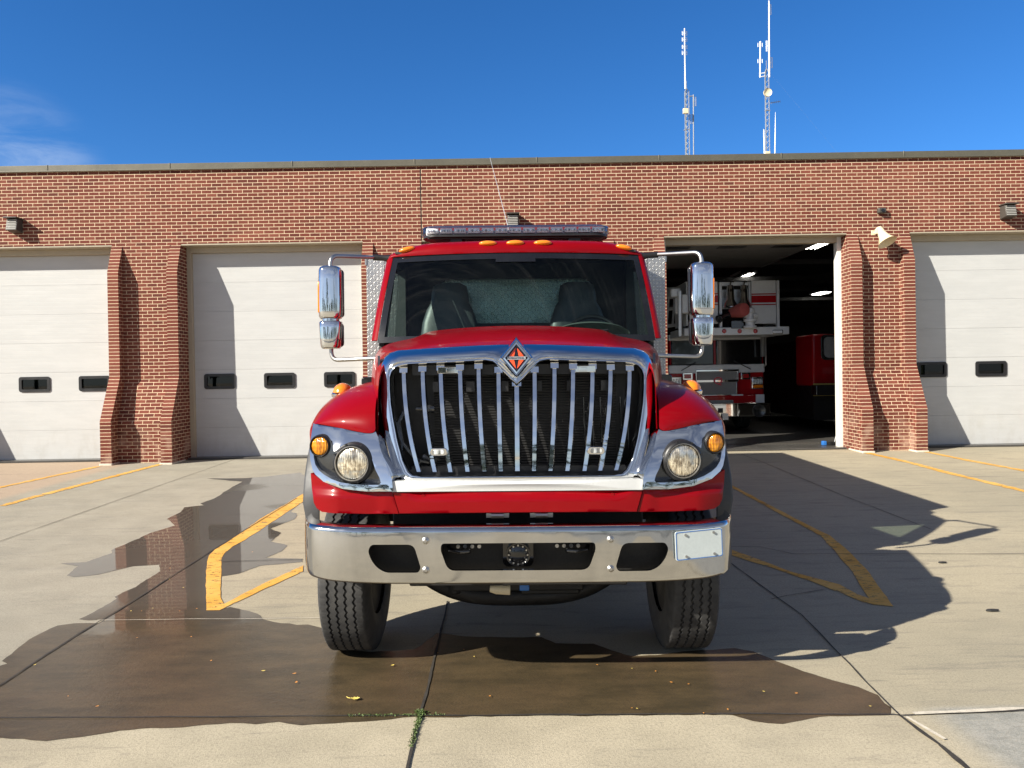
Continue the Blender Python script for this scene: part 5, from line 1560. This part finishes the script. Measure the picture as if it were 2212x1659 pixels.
m = MB(LO); p = q6(595, 620, BYK - .1); m.lathe([(.0, -.25), (.12, -.24), (.14, -.1), (.17, .05), (.15, .2), (.0, .22)], p, (.4, -.9, .1), 20); m.build('monitor_nozzle', M['pinkred'], bk, smooth=60)
m = MB(LO); m.tube([q6(450, 680, BYK - .1), q6(480, 660, BYK), q6(540, 640, BYK + .1), q6(620, 640, BYK + .1), q6(640, 700, BYK + .1)], [.10, .07, .08, .09, .10], 10); box6(m, 540, 632, 690, 745, BYK - .02, BYK + .15); m.build('monitor_pipe', M['darkchrome'], bk, bev=.01)
m = MB(LO); p = q6(674, 742, BYK - .1)
m.lathe([(.0, .0), (.15, .0), (.15, .05), (.11, .06), (.11, .14), (.15, .15), (.15, .21), (.09, .22), (.08, .36), (.11, .37), (.10, .46), (.0, .50)], p, (0, 0, 1), 16); m.cyl(p + Vector((-.13, 0, .28)), p + Vector((.17, 0, .30)), .05, n=10); m.build('outlet_valve', M['engwhite'], bk)
m = MB(LO); box6(m, 108, 182, 458, 522, BYK - .1, BYK + .4); box6(m, 140, 240, 500, 640, BYK + .1, BYK + .3); m.build('arm_bracket', M['galv'], bk, bev=.03)
m = MB(LO); m.tube([q6(176, 480, BYK - .12), q6(178, 800, BYK - .12)], .055, 10); m.build('support_pole', M['steel'], bk)
m = MB(LO)
for y in (470, 610, 730): m.tube([q6(75, y, BYK + 1.8), q6(240, y - 20, BYK + 1.8)], .05, 6)
for k in range(4): m.tube([q6(80 + k * 42, 735, BYK + 1.8), q6(100 + k * 42, 470, BYK + 1.8)], .03, 6)
m.build('ladder', M['galv'], lt)

# ------------------------------------------------------------------ second engine, further right
EY = 19.6
ec_ = at(1756, 800, EY); EO = (ec_.x + 1.2, EY, GZ + .018)
en = thing('fire_engine', 'dark red fire engine half hidden by the right jamb of the open bay', 'fire truck', EO)
xl = ec_.x; xr = xl + 2.5
m = MB(EO); zt = at(1756, 722, EY).z; zb_ = at(1756, 830, EY).z
m.box(xl, xr, EY, EY + 1.2, zb_ - .05, zt)
m.build('cab', M['engred'], en, bev=.06, seg=3)
m = MB(EO); a = at(1768, 723, EY); b = at(1768, 778, EY)
m.prism(rrect((a.x + xr) / 2, (a.z + b.z) / 2, xr - a.x - .1, a.z - b.z, .12), lambda p, q, d: (p, d, q), EY - .03, EY); f = m.build('windshield_frame', M['darkchrome'], en, bev=.01)
m = MB(EO); m.prism(rrect((a.x + xr) / 2, (a.z + b.z) / 2, xr - a.x - .25, a.z - b.z - .12, .10), lambda p, q, d: (p, d, q), EY - .04, EY - .02); m.build('windshield', M['silver'], f)
m = MB(EO); m.box(xl, xr, EY - .02, EY, zb_ - .02, zb_ + .02); m.box(xl, xr, EY - .02, EY, zb_ - .30, zb_ - .26); m.build_each('yellow_stripe', M['yellow'], en)
m = MB(EO); m.box(xl - .02, xr + .02, EY - .25, EY + .1, zb_ - .28, zb_ - .02); m.build('bumper', M['darkchrome'], en, bev=.02)
m = MB(EO); zz = at(2014, 806, EY).z; m.box(xr - .9, xr - .25, EY - .03, EY, zz - .035, zz + .035); m.build('grab_bar', M['chrome'], en, bev=.01)
m = MB(EO); m.box(xl + .06, xr - .06, EY + .12, EY + 1.1, .5, zb_ - .06); m.box(xl + .3, xr - .3, EY + 1.2, EY + 7, .5, 2.6); m.build('chassis', M['chassis'], en)  # lower and rear body in black, darkness of the bay put into the colour

# ------------------------------------------------------------------ small things on the concrete
def leaf(u, v, L, wd, mat, rot, curl=.3, stem=False, name='fallen_leaf', lobes=0):
    p = ground_at(u, v, .012); m = MB()
    n = 9; pts = []
    rowsL = []
    for i in range(n):
        t = i / (n - 1); w = wd * math.sin(PI * (.06 + .92 * t)) ** .8 * (1 + (.35 * math.sin(t * PI * 2 * lobes) if lobes else 0))
        z = curl * L * (t - .5) ** 2
        rowsL.append([Vector((L * (t - .5), -w, z + curl * w * .5)), Vector((L * (t - .5), 0, z)), Vector((L * (t - .5), w, z + curl * w * .5))])
    m.grid(rowsL)
    if stem: m.tube([(-L * .5, 0, curl * L * .25), (-L * .75, .01, .004), (-L * .95, .03, .002)], .0016, 5)
    o = m.build(name, mat, None, smooth=60, recalc=False)
    o.location = p; o.rotation_euler = (0, 0, rot)
    return o
tag(leaf(767, 1514, .052, .016, M['leafy'], .1, .4, True, lobes=3), 'pale yellow lobed leaf with a stem, the biggest on the wet concrete', 'leaf', 'fallen leaves on the wet concrete')
proto = {}
spots = [(569, 1453), (636, 1459), (640, 1478), (848, 1441), (946, 1414), (1002, 1407), (1024, 1422), (1058, 1508), (1365, 1534), (1376, 1535), (1487, 1482), (1416, 1454), (1365, 1448), (1520, 1545), (1572, 1537), (1650, 1498), (1450, 1478), (1720, 1502),
         (283, 1323), (296, 1381), (306, 1323), (366, 1254), (367, 1230), (425, 1318), (396, 1272), (388, 1323), (413, 1379), (75, 1440), (456, 1431), (147, 1508), (390, 1162), (525, 1160), (545, 1195), (330, 1317), (210, 1530), (1290, 1440), (1880, 1530)]
for k, (u, v) in enumerate(spots):
    pale = k % 3 == 0
    key = (pale, k % 2)
    sz = random.uniform(.010, .019)
    if key not in proto:
        o = proto[key] = leaf(u, v, .024, .007, M['leafy'] if pale else M['leafo'], random.uniform(0, 3))
    else:
        o = proto[key].copy(); COL.objects.link(o); o.location = ground_at(u, v, .012); o.rotation_euler = (0, 0, random.uniform(0, 6)); s_ = sz / .024; o.scale = (s_, s_, s_)
    tag(o, 'tiny pale yellow leaf scrap on the wet concrete' if pale else 'tiny orange leaf scrap on the wet concrete', 'leaf', 'pale leaf scraps on the wet concrete' if pale else 'orange leaf scraps on the wet concrete')
for u, v, L, lab in ((2144, 1321, .10, 'dark flat flake of rubber on the dry concrete right of the truck shadow'), (2036, 1217, .08, 'thin dark scrap on the concrete just outside the rounded truck shadow')):
    p = ground_at(u, v, .004); m = MB(); m.prism([(-.5 * L, 0), (-.2 * L, -.16 * L), (.35 * L, -.14 * L), (.5 * L, .05 * L), (.15 * L, .2 * L), (-.25 * L, .17 * L)], lambda a, b, d: Vector((a, b, d)), 0, .012)
    o = m.build('debris', M['debris'], None, smooth=0, bev=.002); o.location = p; tag(o, lab, 'debris', 'dark scraps on the concrete')
# weeds in the joints
m = MB()
def tuft(p, n, h, sp):
    for k in range(n):
        b = p + Vector((random.gauss(0, sp), random.gauss(0, sp), 0)); b.z = gz(b.y) + .004
        an = random.uniform(0, 2 * PI); l = random.uniform(.4, 1) * h; d = Vector((math.cos(an), math.sin(an), 0)); s_ = Vector((-d.y, d.x, 0)) * random.uniform(.002, .0045)
        tip = b + d * l * random.uniform(.2, .9) + Vector((0, 0, l * random.uniform(.4, .9)))
        mid = b.lerp(tip, .5) + Vector((0, 0, l * .15))
        m.add([b, mid + s_, tip, mid - s_], [(0, 1, 2, 3)])
A = [ground_at(u, v) for u, v in ((908, 1545), (905, 1556), (899, 1575), (893, 1595), (886, 1618))]
for a, b, dn in zip(A, A[1:], (46, 24, 22, 16)):
    for k in range(14): tuft(a.lerp(b, k / 14), dn // 3, .019, .007)
for k in range(8): tuft(ground_at(902 + k * 1.6, 1543 + random.uniform(-2, 3)), 24, .026, .010)
a, b = ground_at(757, 1548), ground_at(895, 1547)
for k in range(44):
    if random.random() < .85: tuft(a.lerp(b, k / 44), random.randint(4, 10), .014, .006)
a, b = ground_at(915, 1547), ground_at(962, 1547)
for k in range(14):
    if random.random() < .6: tuft(a.lerp(b, k / 14), 5, .016, .005)
tag(m.build('joint_weeds', M['weed'], smooth=0, recalc=False), 'small green weeds growing along the concrete joints', 'weeds', kind='stuff')
